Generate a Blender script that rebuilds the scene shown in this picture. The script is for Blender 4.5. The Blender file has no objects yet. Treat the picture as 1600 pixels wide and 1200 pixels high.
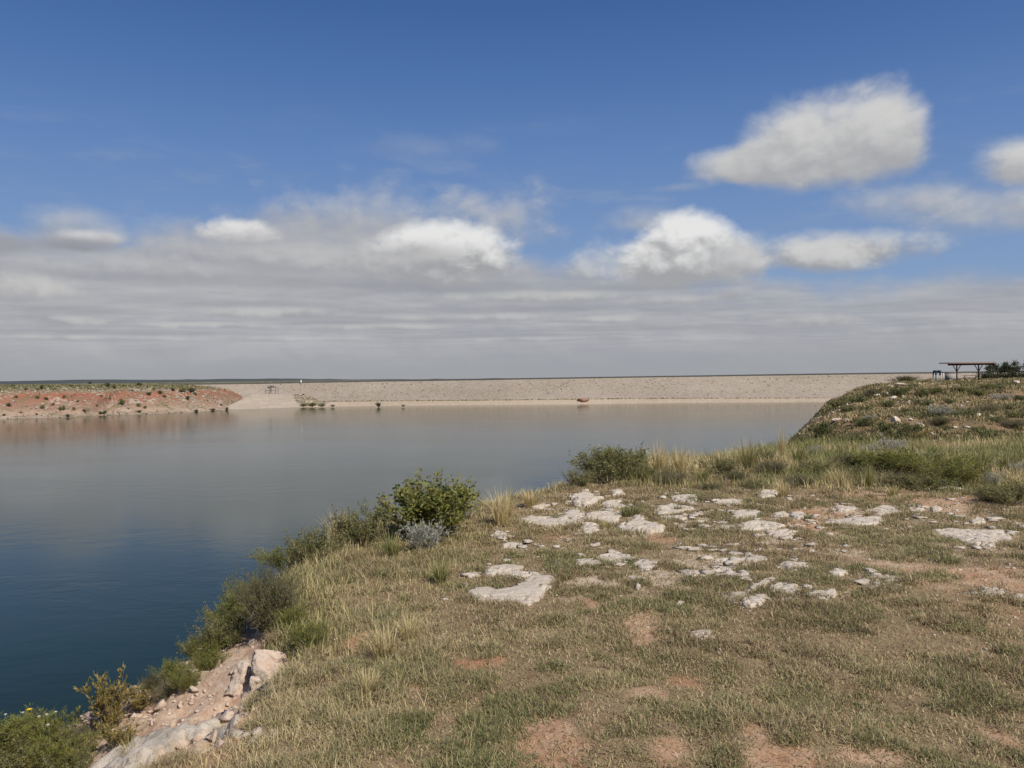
import bpy, math, random
import numpy as np
from mathutils import Vector, Matrix

rng = np.random.default_rng(7)
random.seed(7)
SC = bpy.context.scene
COL = SC.collection

# ------------------------------------------------------------------ camera
EYE = 22.0
F = 1270.0                                  # focal length in photo pixels (1600 wide)
ROLL = 0.0125
PITCH = -8.0 / 1270.0
cam = bpy.data.objects.new('camera', bpy.data.cameras.new('camera'))
COL.objects.link(cam)
cam.data.sensor_width = 36.0
cam.data.lens = F / 1600.0 * 36.0
cam.data.clip_start = 0.1
cam.data.clip_end = 60000.0
fw = Vector((0, math.cos(PITCH), math.sin(PITCH)))
up0 = Vector((0, -math.sin(PITCH), math.cos(PITCH)))
rt0 = Vector((1, 0, 0))
rt = rt0 * math.cos(ROLL) - up0 * math.sin(ROLL)
up = up0 * math.cos(ROLL) + rt0 * math.sin(ROLL)
cam.matrix_world = Matrix(((rt.x, up.x, -fw.x, 0), (rt.y, up.y, -fw.y, 0), (rt.z, up.z, -fw.z, EYE), (0, 0, 0, 1)))
SC.camera = cam


def ray(px, py):
    "direction of a photo pixel, scaled so that y = 1"
    d = fw + rt * ((px - 800) / F) + up * ((600 - py) / F)
    return d / d.y


def azel(px, py):
    d = ray(px, py).normalized()
    return math.atan2(d.x, d.y), math.asin(d.z)


def at_depth(px, py, y):
    d = ray(px, py)
    return Vector((d.x * y, y, EYE + d.z * y))


def on_plane(px, py, z=0.0):
    d = ray(px, py)
    t = (z - EYE) / d.z
    return Vector((d.x * t, t, z))


# ------------------------------------------------------------------ render, exposure
SC.render.engine = 'CYCLES'
SC.view_settings.view_transform = 'Standard'
SC.view_settings.look = 'None'
SC.view_settings.exposure = 0.0
SC.view_settings.gamma = 1.0
SC.view_settings.use_curve_mapping = False
SC.cycles.max_bounces = 6
SC.cycles.diffuse_bounces = 3
SC.cycles.glossy_bounces = 3
SC.cycles.transmission_bounces = 4
SC.cycles.caustics_reflective = False
SC.cycles.caustics_refractive = False

# ------------------------------------------------------------------ sun
SUN = Vector((0.47, -0.60, 0.84)).normalized()        # towards the sun
SUN_EL = math.asin(SUN.z)
SUN_ROT = math.atan2(SUN.x, SUN.y)
sl = bpy.data.lights.new('sun', 'SUN')
sl.energy = 4.8
sl.angle = math.radians(0.6)
sl.color = (1.0, 0.945, 0.86)
so = bpy.data.objects.new('sun', sl)
so.rotation_euler = (-SUN).to_track_quat('-Z', 'Y').to_euler()
so.location = (40, -40, 80)
COL.objects.link(so)


# ------------------------------------------------------------------ tiny node language
class S:
    def __init__(s, T, k): s.T, s.k = T, k
    def _m(s, op, *a): return s.T.math(op, s, *a)
    def __add__(s, o): return s._m('ADD', o)
    def __radd__(s, o): return s._m('ADD', o)
    def __sub__(s, o): return s._m('SUBTRACT', o)
    def __rsub__(s, o): return s.T.math('SUBTRACT', o, s)
    def __mul__(s, o): return s._m('MULTIPLY', o)
    def __rmul__(s, o): return s._m('MULTIPLY', o)
    def __truediv__(s, o): return s._m('DIVIDE', o)
    def __neg__(s): return s._m('MULTIPLY', -1.0)
    def max(s, o): return s._m('MAXIMUM', o)
    def min(s, o): return s._m('MINIMUM', o)
    def sqrt(s): return s._m('SQRT')
    def abs(s): return s._m('ABSOLUTE')
    def sat(s): return s.max(0.0).min(1.0)


class Tree:
    def __init__(s, nt):
        s.nt = nt; s.N = nt.nodes; s.L = nt.links
        s.N.clear()
    def new(s, t, **kw):
        n = s.N.new(t)
        for k, v in kw.items(): setattr(n, k, v)
        return n
    def put(s, sock, v):
        if isinstance(v, S): s.L.new(v.k, sock)
        elif isinstance(v, (tuple, list)):
            v = tuple(v)
            if len(v) == 3 and len(sock.default_value) == 4: v = v + (1.0,)
            sock.default_value = v
        else: sock.default_value = v
    def math(s, op, *a):
        n = s.new('ShaderNodeMath', operation=op)
        for i, v in enumerate(a): s.put(n.inputs[i], v)
        return S(s, n.outputs[0])
    def step(s, x, a, b, lo=0.0, hi=1.0, smooth=True):
        n = s.new('ShaderNodeMapRange')
        n.interpolation_type = 'SMOOTHSTEP' if smooth else 'LINEAR'
        s.put(n.inputs[0], x)
        for i, v in enumerate((a, b, lo, hi)): s.put(n.inputs[i + 1], v)
        return S(s, n.outputs[0])
    def mix(s, f, a, b, mode='MIX'):
        n = s.new('ShaderNodeMix', data_type='RGBA', blend_type=mode)
        s.put(n.inputs[0], f); s.put(n.inputs[6], a); s.put(n.inputs[7], b)
        return S(s, n.outputs[2])
    def vec(s, x, y, z):
        n = s.new('ShaderNodeCombineXYZ')
        s.put(n.inputs[0], x); s.put(n.inputs[1], y); s.put(n.inputs[2], z)
        return S(s, n.outputs[0])
    def sep(s, v):
        n = s.new('ShaderNodeSeparateXYZ'); s.put(n.inputs[0], v)
        return [S(s, o) for o in n.outputs]
    def noise(s, v, scale, detail=4.0, rough=0.5, dist=0.0, color=False):
        n = s.new('ShaderNodeTexNoise')
        s.put(n.inputs['Vector'], v)
        s.put(n.inputs['Scale'], scale); s.put(n.inputs['Detail'], detail)
        s.put(n.inputs['Roughness'], rough); s.put(n.inputs['Distortion'], dist)
        return S(s, n.outputs['Color' if color else 'Fac'])
    def voronoi(s, v, scale, feature='F1', out='Distance', rnd=1.0):
        n = s.new('ShaderNodeTexVoronoi', feature=feature)
        s.put(n.inputs['Vector'], v); s.put(n.inputs['Scale'], scale)
        s.put(n.inputs['Randomness'], rnd)
        return S(s, n.outputs[out])
    def ramp(s, f, stops, interp='LINEAR'):
        n = s.new('ShaderNodeValToRGB')
        n.color_ramp.interpolation = interp
        e = n.color_ramp.elements
        while len(e) > 1: e.remove(e[-1])
        for i, (p, c) in enumerate(stops):
            if i: el = e.new(p)
            else: el = e[0]; el.position = p
            if not isinstance(c, (tuple, list)): c = (c, c, c)
            el.color = tuple(c) + (1.0,)
        s.put(n.inputs[0], f)
        return S(s, n.outputs[0])
    def scalev(s, v, k):
        n = s.new('ShaderNodeVectorMath', operation='MULTIPLY')
        s.put(n.inputs[0], v); s.put(n.inputs[1], k)
        return S(s, n.outputs[0])
    def addv(s, v, k):
        n = s.new('ShaderNodeVectorMath', operation='ADD')
        s.put(n.inputs[0], v); s.put(n.inputs[1], k)
        return S(s, n.outputs[0])
    def attr(s, name, out='Fac'):
        n = s.new('ShaderNodeAttribute', attribute_name=name)
        return S(s, n.outputs[out])
    def obj_random(s):
        return S(s, s.new('ShaderNodeObjectInfo').outputs['Random'])
    def coord(s, out='Object'):
        return S(s, s.new('ShaderNodeTexCoord').outputs[out])
    def pos(s):
        return S(s, s.new('ShaderNodeNewGeometry').outputs['Position'])
    def bump(s, h, strength=0.5, dist=0.02, normal=None):
        n = s.new('ShaderNodeBump')
        s.put(n.inputs['Strength'], strength); s.put(n.inputs['Distance'], dist)
        s.put(n.inputs['Height'], h)
        if normal is not None: s.put(n.inputs['Normal'], normal)
        return S(s, n.outputs[0])


def lin(r, g, b):
    f = lambda c: (c / 255 / 12.92) if c / 255 <= 0.04045 else ((c / 255 + 0.055) / 1.055) ** 2.4
    return (f(r), f(g), f(b))


# ------------------------------------------------------------------ sky with its clouds
world = bpy.data.worlds.new('World')
SC.world = world
world.use_nodes = True
world.cycles.sampling_method = 'MANUAL'
world.cycles.sample_map_resolution = 512


def build_sky():
    T = Tree(world.node_tree)
    STR = 0.1
    sky = T.new('ShaderNodeTexSky', sky_type='NISHITA')
    sky.sun_disc = False
    sky.sun_elevation = SUN_EL
    sky.sun_rotation = SUN_ROT
    sky.altitude = 900.0
    sky.air_density = 1.0
    sky.dust_density = 2.2
    sky.ozone_density = 2.0
    d = T.coord('Generated')
    x, y, z = T.sep(d)
    az = T.math('ARCTAN2', x, y)
    el = T.math('ARCSINE', z.max(-1.0).min(1.0))
    c = lambda col: tuple(v / STR for v in col)
    blue = S(T, sky.outputs[0])
    hsv = T.new('ShaderNodeHueSaturation')
    T.put(hsv.inputs['Color'], blue); hsv.inputs['Hue'].default_value = 0.512; hsv.inputs['Saturation'].default_value = SKY_SAT; hsv.inputs['Value'].default_value = SKY_VAL
    blue = S(T, hsv.outputs[0])
    # the air gets paler towards the horizon
    grad = T.ramp(el, [(0.0, c(lin(150, 171, 198))), (0.14, c(lin(129, 157, 198))), (0.27, c(lin(102, 136, 188))), (0.35, c(lin(83, 119, 176))), (0.43, c(lin(67, 103, 161))), (0.75, c(lin(44, 76, 132)))])
    blue = T.mix(0.8, blue, grad)
    A = T.vec(az, el, 0.0)
    wob = T.noise(T.scalev(A, (7.0, 12.0, 1.0)), 1.0, 5.0, 0.6, color=True)
    wx, wy, wz = T.sep(wob)
    az2 = az + (wx - 0.5) * 0.05
    el2 = el + (wy - 0.5) * 0.030
    B = T.vec(az2, el2, 0.0)
    nf = T.noise(T.scalev(B, (17.0, 24.0, 1.0)), 1.0, 7.0, 0.50) - 0.5
    nl = T.noise(T.scalev(T.addv(B, (0.008, 0.010, 0.0)), (17.0, 24.0, 1.0)), 1.0, 7.0, 0.50) - 0.5
    def puffs(v, scale):
        n = T.new('ShaderNodeTexVoronoi', feature='F1')
        T.put(n.inputs['Vector'], v); n.inputs['Scale'].default_value = scale
        n.inputs['Detail'].default_value = 3.0; n.inputs['Roughness'].default_value = 0.55; n.inputs['Lacunarity'].default_value = 2.3
        n.normalize = True
        return 0.5 - S(T, n.outputs['Distance'])
    pf = puffs(T.scalev(B, (13.0, 19.0, 1.0)), 1.0)
    pl = puffs(T.scalev(T.addv(B, (0.006, 0.010, 0.0)), (13.0, 19.0, 1.0)), 1.0)
    nf = nf * 0.65 + pf * 0.55 - 0.09
    nl = nl * 0.65 + pl * 0.55 - 0.09
    fine = T.noise(T.scalev(B, (55.0, 80.0, 1.0)), 1.0, 6.0, 0.6) - 0.5
    relief = (nf - nl) * 2.2
    col = blue

    def cloud(col, px, py, w, hu, hd, soft=0.5, amp=1.6, opac=1.0, white=(0.72, 0.72, 0.71), grey=(0.34, 0.345, 0.365), lo=0.0, hi=1.0, rel=1.0):
        a0, e0 = azel(px, py)
        wa, hu_, hd_ = w / F, hu / F, hd / F
        da = (az - a0) / wa
        de = el - e0
        du = de.max(0.0) / hu_
        dd = de.min(0.0) / hd_
        r = (da * da + du * du + dd * dd).sqrt() * 0.84
        f = 1.0 - r + nf * amp + fine * (amp * 0.14)
        alpha = T.step(f, 0.0, soft) * opac
        h = (el - e0 + hd_) / (hu_ + hd_)
        shade = T.step(h + relief * rel + f * 0.10, lo, hi)
        cc = T.mix(shade, c(grey), c(white))
        return T.mix(alpha, col, cc)

    # faint veils high up
    veil = T.noise(T.scalev(B, (6.0, 26.0, 1.0)), 1.0, 6.0, 0.6)
    va = T.step(veil, 0.50, 0.80) * T.step(el, 0.12, 0.17) * T.step(el, 0.34, 0.22) * 0.30
    col = T.mix(va, col, c((0.42, 0.45, 0.50)))
    # soft thin sheets above the deck
    thin = dict(soft=1.1, white=(0.50, 0.51, 0.53), grey=(0.36, 0.38, 0.42), amp=1.9)
    col = cloud(col, 610, 358, 230, 72, 60, opac=0.95, **thin)
    col = cloud(col, 770, 345, 110, 60, 60, opac=0.60, **thin)
    col = cloud(col, 170, 372, 160, 42, 30, opac=0.70, **thin)
    col = cloud(col, 1010, 350, 70, 30, 20, opac=0.65, **thin)
    col = cloud(col, 660, 232, 120, 30, 20, opac=0.15, **thin)
    col = cloud(col, 1430, 312, 110, 32, 34, opac=0.75, **thin)
    col = cloud(col, 1580, 322, 130, 42, 36, opac=0.85, **thin)
    col = cloud(col, 1050, 294, 60, 8, 8, opac=0.35, **thin)
    # the single big cloud in the clear part, and the one cut by the edge
    big = dict(soft=0.6, white=(0.61, 0.61, 0.605), grey=(0.385, 0.39, 0.41), amp=0.95, lo=0.05, hi=0.95, rel=0.7)
    col = cloud(col, 1178, 256, 98, 34, 26, **big)
    col = cloud(col, 1282, 248, 138, 88, 40, **big)
    col = cloud(col, 1380, 222, 62, 84, 58, **big)
    col = cloud(col, 1625, 262, 74, 44, 22, **big)
    # small bright puff row on the right
    col = cloud(col, 1305, 396, 120, 34, 26, soft=0.6, amp=1.2, white=(0.60, 0.60, 0.60), lo=0.05, hi=0.8)

    # the grey deck
    zz = z.max(0.0) + 0.035
    D = T.vec(x / zz, y / zz, 0.0)
    nd = T.noise(D, 0.55, 8.0, 0.55) - 0.5
    nd2 = T.noise(T.addv(D, (0.12, 0.30, 0.0)), 0.55, 8.0, 0.55) - 0.5
    nbig = T.noise(T.scalev(A, (2.5, 7.0, 1.0)), 1.0, 3.0, 0.5) - 0.5
    tops = [(-900, 372), (-300, 366), (0, 352), (180, 372), (300, 352), (450, 330), (620, 338), (720, 366), (800, 398), (880, 416), (960, 424), (1200, 430), (1290, 452), (1360, 446), (1450, 432), (1600, 424), (2300, 420)]
    a_lo, a_hi = azel(tops[0][0], 500)[0], azel(tops[-1][0], 500)[0]
    stops = [((azel(px, py)[0] - a_lo) / (a_hi - a_lo), azel(px, py)[1] / 0.4) for px, py in tops]
    etop = T.ramp((az - a_lo) / (a_hi - a_lo), stops, 'EASE') * 0.4
    dtop = etop - el + nf * 0.045 + nbig * 0.02
    alpha = T.step(dtop, -0.012, 0.022)
    alpha = alpha * (0.84 + 0.16 * T.step(dtop, 0.0, 0.06))
    relief_d = (nd - nd2)
    bands = T.noise(T.scalev(B, (5.0, 21.0, 1.0)), 1.0, 5.0, 0.55) - 0.5
    bands2 = T.noise(T.scalev(T.addv(B, (0.004, 0.010, 0.0)), (5.0, 21.0, 1.0)), 1.0, 5.0, 0.55) - 0.5
    pd = puffs(T.addv(D, T.vec((wx - 0.5) * 0.5, (wy - 0.5) * 0.5, 0.0)), 0.42)
    pd2 = puffs(T.addv(D, T.vec((wx - 0.5) * 0.5, (wy - 0.5) * 0.5 + 0.22, 0.0)), 0.42)
    cell = (pd2 - pd) * 1.7 * T.step(el, 0.015, 0.07, 0.15, 1.0) + pd * 0.25
    tone = 0.47 + cell + relief_d * 0.25 * T.step(el, 0.02, 0.12, 0.25, 1.0) + (bands - bands2) * 0.4 + bands * 0.10 + nbig * 0.5 + relief * 0.20
    dcol = T.ramp(tone, [(0.08, c(DECK_DARK)), (0.45, c(DECK_MID)), (0.92, c(DECK_LIGHT))])
    col = T.mix(alpha, col, dcol)

    # rows of the deck: lit tops over flat grey bases
    row = dict(soft=0.8, amp=1.15, white=(0.53, 0.53, 0.525), grey=(0.355, 0.36, 0.385), lo=0.15, hi=0.9)
    shade = dict(soft=1.0, amp=1.0, white=(0.325, 0.335, 0.37), grey=(0.30, 0.31, 0.345))
    for px, py, w, hu, hd, op in ((320, 436, 300, 12, 14, 0.6), (640, 444, 190, 14, 14, 0.75), (1010, 448, 170, 10, 10, 0.7), (860, 482, 230, 8, 9, 0.7), (330, 474, 210, 8, 9, 0.55), (120, 484, 130, 8, 8, 0.5), (560, 503, 190, 6, 7, 0.6), (230, 519, 200, 5, 6, 0.5), (980, 512, 190, 5, 6, 0.5), (760, 525, 220, 4, 5, 0.5), (1450, 476, 160, 12, 12, 0.45)):
        col = cloud(col, px, py, w, hu, hd, opac=op, **shade)
    for px, py, w, hu, hd, op in ((470, 405, 330, 26, 22, 0.55), (650, 424, 150, 34, 22, 0.8), (210, 420, 170, 20, 14, 0.5), (850, 467, 200, 13, 9, 0.85), (1060, 470, 120, 10, 8, 0.6), (420, 491, 130, 13, 8, 0.8), (120, 503, 80, 10, 7, 0.75), (760, 497, 150, 9, 6, 0.7), (600, 513, 150, 8, 5, 0.75), (330, 510, 100, 7, 5, 0.7), (930, 500, 110, 7, 5, 0.6), (110, 529, 160, 6, 4, 0.7), (460, 531, 150, 6, 4, 0.6), (840, 530, 170, 5, 4, 0.55), (1280, 502, 70, 10, 8, 0.5), (1460, 514, 110, 7, 6, 0.35), (1120, 530, 140, 5, 4, 0.35)):
        col = cloud(col, px, py, w, hu, hd, opac=op, **row)
    # cumulus in front of the deck
    cum = dict(soft=0.42, amp=0.95, white=(0.78, 0.78, 0.775), grey=(0.36, 0.365, 0.38), lo=0.10, hi=0.85)
    soft_base = dict(soft=0.9, amp=1.2, white=(0.50, 0.50, 0.505), grey=(0.34, 0.345, 0.365))
    col = cloud(col, 1060, 412, 165, 48, 36, soft=0.6, amp=1.1, white=(0.62, 0.62, 0.62), grey=(0.36, 0.365, 0.38), lo=0.1, hi=0.9)
    col = cloud(col, 1035, 402, 80, 40, 34, **cum)
    col = cloud(col, 1078, 398, 74, 66, 40, **cum)
    col = cloud(col, 1150, 408, 70, 28, 26, soft=0.7, amp=1.0, white=(0.58, 0.58, 0.585), grey=(0.38, 0.385, 0.40))
    col = cloud(col, 690, 402, 118, 60, 40, **cum)
    col = cloud(col, 640, 404, 120, 30, 36, **soft_base)
    col = cloud(col, 378, 368, 56, 24, 12, soft=0.5, amp=1.7, white=(0.72, 0.72, 0.72), grey=(0.42, 0.42, 0.44))
    col = cloud(col, 152, 374, 50, 13, 8, soft=0.7, amp=1.2, white=(0.60, 0.60, 0.61), grey=(0.40, 0.40, 0.43))
    col = cloud(col, 40, 452, 80, 22, 16, soft=0.8, amp=1.2, white=(0.56, 0.56, 0.55), grey=(0.40, 0.40, 0.42))
    dark = dict(soft=0.9, amp=1.3, white=(0.30, 0.31, 0.35), grey=(0.25, 0.26, 0.30), opac=0.75)
    col = cloud(col, 130, 384, 70, 12, 10, **dark)
    col = cloud(col, 0, 380, 70, 16, 16, **dark)
    col = cloud(col, 1280, 500, 70, 12, 14, soft=0.9, amp=1.2, opac=0.7, white=(0.52, 0.52, 0.52))
    col = cloud(col, 1140, 458, 40, 12, 14, soft=0.9, amp=1.2, opac=0.7, white=(0.52, 0.52, 0.53))
    # greyish air near the horizon
    hz = T.step(el, 0.050, 0.008) * 0.85
    col = T.mix(hz, col, c(HORIZON))
    # below the horizon: dull ground tone
    col = T.mix(T.step(el, -0.01, -0.06), col, c((0.16, 0.15, 0.13)))
    bg = T.new('ShaderNodeBackground')
    T.put(bg.inputs[0], col)
    bg.inputs[1].default_value = STR
    out = T.new('ShaderNodeOutputWorld')
    T.L.new(bg.outputs[0], out.inputs[0])


SKY_SAT, SKY_VAL = 1.28, 0.80
DECK_DARK, DECK_MID, DECK_LIGHT = (0.285, 0.30, 0.345), (0.38, 0.388, 0.42), (0.53, 0.53, 0.535)
HORIZON = (0.335, 0.350, 0.375)
build_sky()


# ------------------------------------------------------------------ numpy noise
def _h(ix, iy, seed):
    n = (ix.astype(np.int64) * 374761393 + iy.astype(np.int64) * 668265263 + seed * 974711) & 0xffffffff
    n = ((n ^ (n >> 13)) * 1274126177) & 0xffffffff
    return ((n ^ (n >> 16)) & 0xffffff) / float(0xffffff)


def vnoise(x, y, seed=0):
    x = np.asarray(x, float); y = np.asarray(y, float)
    ix = np.floor(x); iy = np.floor(y)
    fx = x - ix; fy = y - iy
    fx = fx * fx * (3 - 2 * fx); fy = fy * fy * (3 - 2 * fy)
    a = _h(ix, iy, seed); b = _h(ix + 1, iy, seed); c = _h(ix, iy + 1, seed); d = _h(ix + 1, iy + 1, seed)
    return (a * (1 - fx) + b * fx) * (1 - fy) + (c * (1 - fx) + d * fx) * fy


def fbm(x, y, octaves=4, seed=0, gain=0.5):
    s = 0.0; a = 1.0; t = 0.0; k = 1.0
    for i in range(octaves):
        s = s + a * vnoise(np.asarray(x) * k + 17.3 * i, np.asarray(y) * k - 9.1 * i, seed + i)
        t += a; a *= gain; k *= 2.03
    return s / t


def noise3(p, scale, octaves, seed):
    q = p * scale
    return (fbm(q[:, 0] + 0.37 * q[:, 2], q[:, 1] - 0.61 * q[:, 2], octaves, seed) + fbm(q[:, 1] + 5.1, q[:, 2] + 0.23 * q[:, 0], octaves, seed + 50) + fbm(q[:, 2] - 3.3, q[:, 0] + 0.19 * q[:, 1], octaves, seed + 90)) / 3.0


def sstep(a, b, x):
    t = np.clip((np.asarray(x, float) - a) / (b - a), 0, 1)
    return t * t * (3 - 2 * t)


def poly_sd(P, x, y):
    "signed distance to a closed polygon, negative inside"
    x = np.asarray(x, float); y = np.asarray(y, float)
    best = np.full(x.shape, 1e18); inside = np.zeros(x.shape, bool)
    n = len(P)
    for i in range(n):
        ax, ay = P[i]; bx, by = P[(i + 1) % n]
        ex, ey = bx - ax, by - ay
        t = np.clip(((x - ax) * ex + (y - ay) * ey) / (ex * ex + ey * ey + 1e-12), 0, 1)
        best = np.minimum(best, (x - ax - t * ex) ** 2 + (y - ay - t * ey) ** 2)
        if ay != by:
            inside ^= ((ay > y) != (by > y)) & (x < (bx - ax) * (y - ay) / (by - ay) + ax)
    d = np.sqrt(best)
    return np.where(inside, -d, d)


# ------------------------------------------------------------------ the land under the photographer
def plat0(x, y):
    return 20.30 - 0.012 * np.asarray(y, float) + 0 * np.asarray(x, float)


rim_px = [(110, 1240), (262, 1172), (368, 1134), (418, 1090), (462, 1012), (455, 955), (450, 915), (485, 872), (520, 838), (600, 806), (690, 792), (770, 782), (860, 764), (905, 752), (960, 730), (1050, 714), (1150, 704), (1260, 692), (1400, 684)]
RIM = []
for px, py in rim_px:
    p = on_plane(px, py, 20.3)
    for _ in range(3): p = on_plane(px, py, float(plat0(0, p.y)))
    RIM.append((p.x, p.y))
print('RIM', [(round(a, 2), round(b, 2)) for a, b in RIM])
RIM_POLY = RIM + [(24, 22.5), (60, 24), (160, 26), (160, -80), (-30, -80), (-14, -30), (-8, -10), (-4.6, -1.5), (-3.0, 1.6)]


def H(x, y):
    x = np.asarray(x, float); y = np.asarray(y, float)
    wob = 0.35 * (fbm(x * 0.9, y * 0.9, 3, 11) - 0.5) + 0.16 * (fbm(x * 4.0, y * 4.0, 2, 12) - 0.5)
    near = np.exp(-((x + 2) ** 2 + (y - 5) ** 2) / 90.0)
    d = poly_sd(RIM_POLY, x, y) + wob * (0.5 + 0.5 * near) * sstep(0.5, 3.0, y + 3)
    top = plat0(x, y) + 0.16 * (fbm(x * 0.30 + 3, y * 0.30, 3, 21) - 0.5) + 0.045 * (fbm(x * 2.1, y * 2.1, 3, 22) - 0.5) + 0.018 * (fbm(x * 9, y * 9, 2, 23) - 0.5)
    bench = sstep(6.6, 5.4, y)                         # wide talus apron at the lower left
    w = 0.25 + (2.6 + 3.0 * sstep(5.8, 4.2, y)) * bench
    s1 = 0.38 + 0.07 * bench
    dp = np.maximum(d, 0)
    fall = np.where(dp < w, s1 * dp, s1 * w + (dp - w) * 1.25)
    fall = fall + 0.10 * bench * sstep(0.02, 0.25, dp)
    rough = sstep(0.05, 0.4, dp) * (0.26 * (fbm(x * 3.1, y * 3.1, 4, 31) - 0.5) + 0.10 * (fbm(x * 12, y * 12, 3, 33) - 0.5))
    zp = top - fall + rough - 0.05 * sstep(-0.6, 0.0, d) * 1.0
    # the knoll across the gully
    xr = np.interp(y, [20, 45, 65, 95, 130, 220, 400], [8, 17.5, 27.0, 40.5, 60, 112, 260])
    crest = np.interp(y, [24, 34, 44, 55, 70, 90, 130, 200, 400], [9, 15.2, 18.0, 19.3, 20.3, 20.85, 20.85, 20.6, 20.0])
    crest = crest + 0.9 * (fbm(x * 0.06, y * 0.06, 3, 41) - 0.5) * sstep(110, 60, y)
    side = xr - x
    soft = 0.5 * (side + np.sqrt(side * side + 6.0))
    zh = crest - 0.58 * soft - 0.55 * np.maximum(side - 4, 0)
    zh = zh + 0.9 * (fbm(x * 0.16, y * 0.16, 3, 42) - 0.5) + 0.45 * (fbm(x * 0.5, y * 0.5, 3, 43) - 0.5)
    tz = zh + 0.5 * (fbm(x * 0.2, y * 0.2, 2, 44) - 0.5); fr = tz / 1.3 - np.floor(tz / 1.3)
    zh = zh + 0.55 * (sstep(0.30, 0.62, fr) - fr) * sstep(30, 45, y)
    # right-hand part of the knoll stands a bit higher in front
    zh = np.where(y < 20, -50, zh)
    z = np.maximum(zp, zh)
    return np.maximum(z, -6.0)


def rim_d(x, y):
    return poly_sd(RIM_POLY, x, y)


def HF(x, y):
    return HG(np.asarray(x, float), np.asarray(y, float)) if 'z' in GRID else H(x, y)


def hit(px, py, tmax=400.0, t0=1.5):
    "where the sight line of a photo pixel meets the land"
    d = ray(px, py)
    t = t0 * np.cumprod(np.full(900, (tmax / t0) ** (1 / 900)))
    h = HF(d.x * t, t) - (EYE + d.z * t)
    i = int(np.argmax(h > 0))
    if h[i] <= 0: return None
    lo, hi = t[max(i - 1, 0)], t[i]
    for _ in range(24):
        m = 0.5 * (lo + hi)
        if float(HF(d.x * m, m)) > EYE + d.z * m: hi = m
        else: lo = m
    return Vector((d.x * hi, hi, float(HF(d.x * hi, hi))))


def visible_px(x, y, z):
    "photo pixel of world points (arrays)"
    vx, vy, vz = x, y, z - EYE
    dep = vx * fw.x + vy * fw.y + vz * fw.z
    a = vx * rt.x + vy * rt.y + vz * rt.z
    b = vx * up.x + vy * up.y + vz * up.z
    dep = np.maximum(dep, 1e-3)
    return 800 + F * a / dep, 600 - F * b / dep


# ------------------------------------------------------------------ mesh helpers
def make_mesh(name, V, faces, attrs=None, smooth=False):
    "faces: list of (n,k) index arrays"
    me = bpy.data.meshes.new(name)
    V = np.asarray(V, np.float32)
    me.vertices.add(len(V)); me.vertices.foreach_set('co', V.ravel())
    faces = [np.asarray(f, np.int32) for f in faces if len(f)]
    loops = np.concatenate([f.ravel() for f in faces])
    tot = np.concatenate([np.full(len(f), f.shape[1], np.int32) for f in faces])
    start = np.concatenate([[0], np.cumsum(tot)[:-1]]).astype(np.int32)
    me.loops.add(len(loops)); me.loops.foreach_set('vertex_index', loops)
    me.polygons.add(len(tot))
    me.polygons.foreach_set('loop_start', start)
    me.polygons.foreach_set('loop_total', tot)
    if smooth: me.polygons.foreach_set('use_smooth', np.ones(len(tot), bool))
    if attrs:
        for k, a in attrs.items():
            at = me.attributes.new(k, 'FLOAT', 'POINT')
            at.data.foreach_set('value', np.asarray(a, np.float32))
    me.update(calc_edges=True)
    return me


def tag(o, label=None, cat=None, group=None, kind=None):
    if label: o['label'] = label
    if cat: o['category'] = cat
    if group: o['group'] = group
    if kind: o['kind'] = kind
    return o


def link(name, me, mat=None, parent=None, loc=(0, 0, 0), rz=0.0, sc=1.0):
    o = bpy.data.objects.new(name, me)
    COL.objects.link(o)
    if mat is not None and me is not None and not me.materials: me.materials.append(mat)
    if parent: o.parent = parent
    o.location = loc
    o.rotation_euler = (0, 0, rz)
    o.scale = (sc, sc, sc) if not isinstance(sc, (tuple, list)) else sc
    return o


def empty(name, loc, rz=0.0, sc=1.0):
    o = link(name, None, None, None, loc, rz, sc)
    o.empty_display_size = 0.2
    return o


def grid_faces(nx, ny):
    i = np.arange(nx * ny).reshape(ny, nx)
    return np.stack([i[:-1, :-1].ravel(), i[:-1, 1:].ravel(), i[1:, 1:].ravel(), i[1:, :-1].ravel()], 1)


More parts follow.
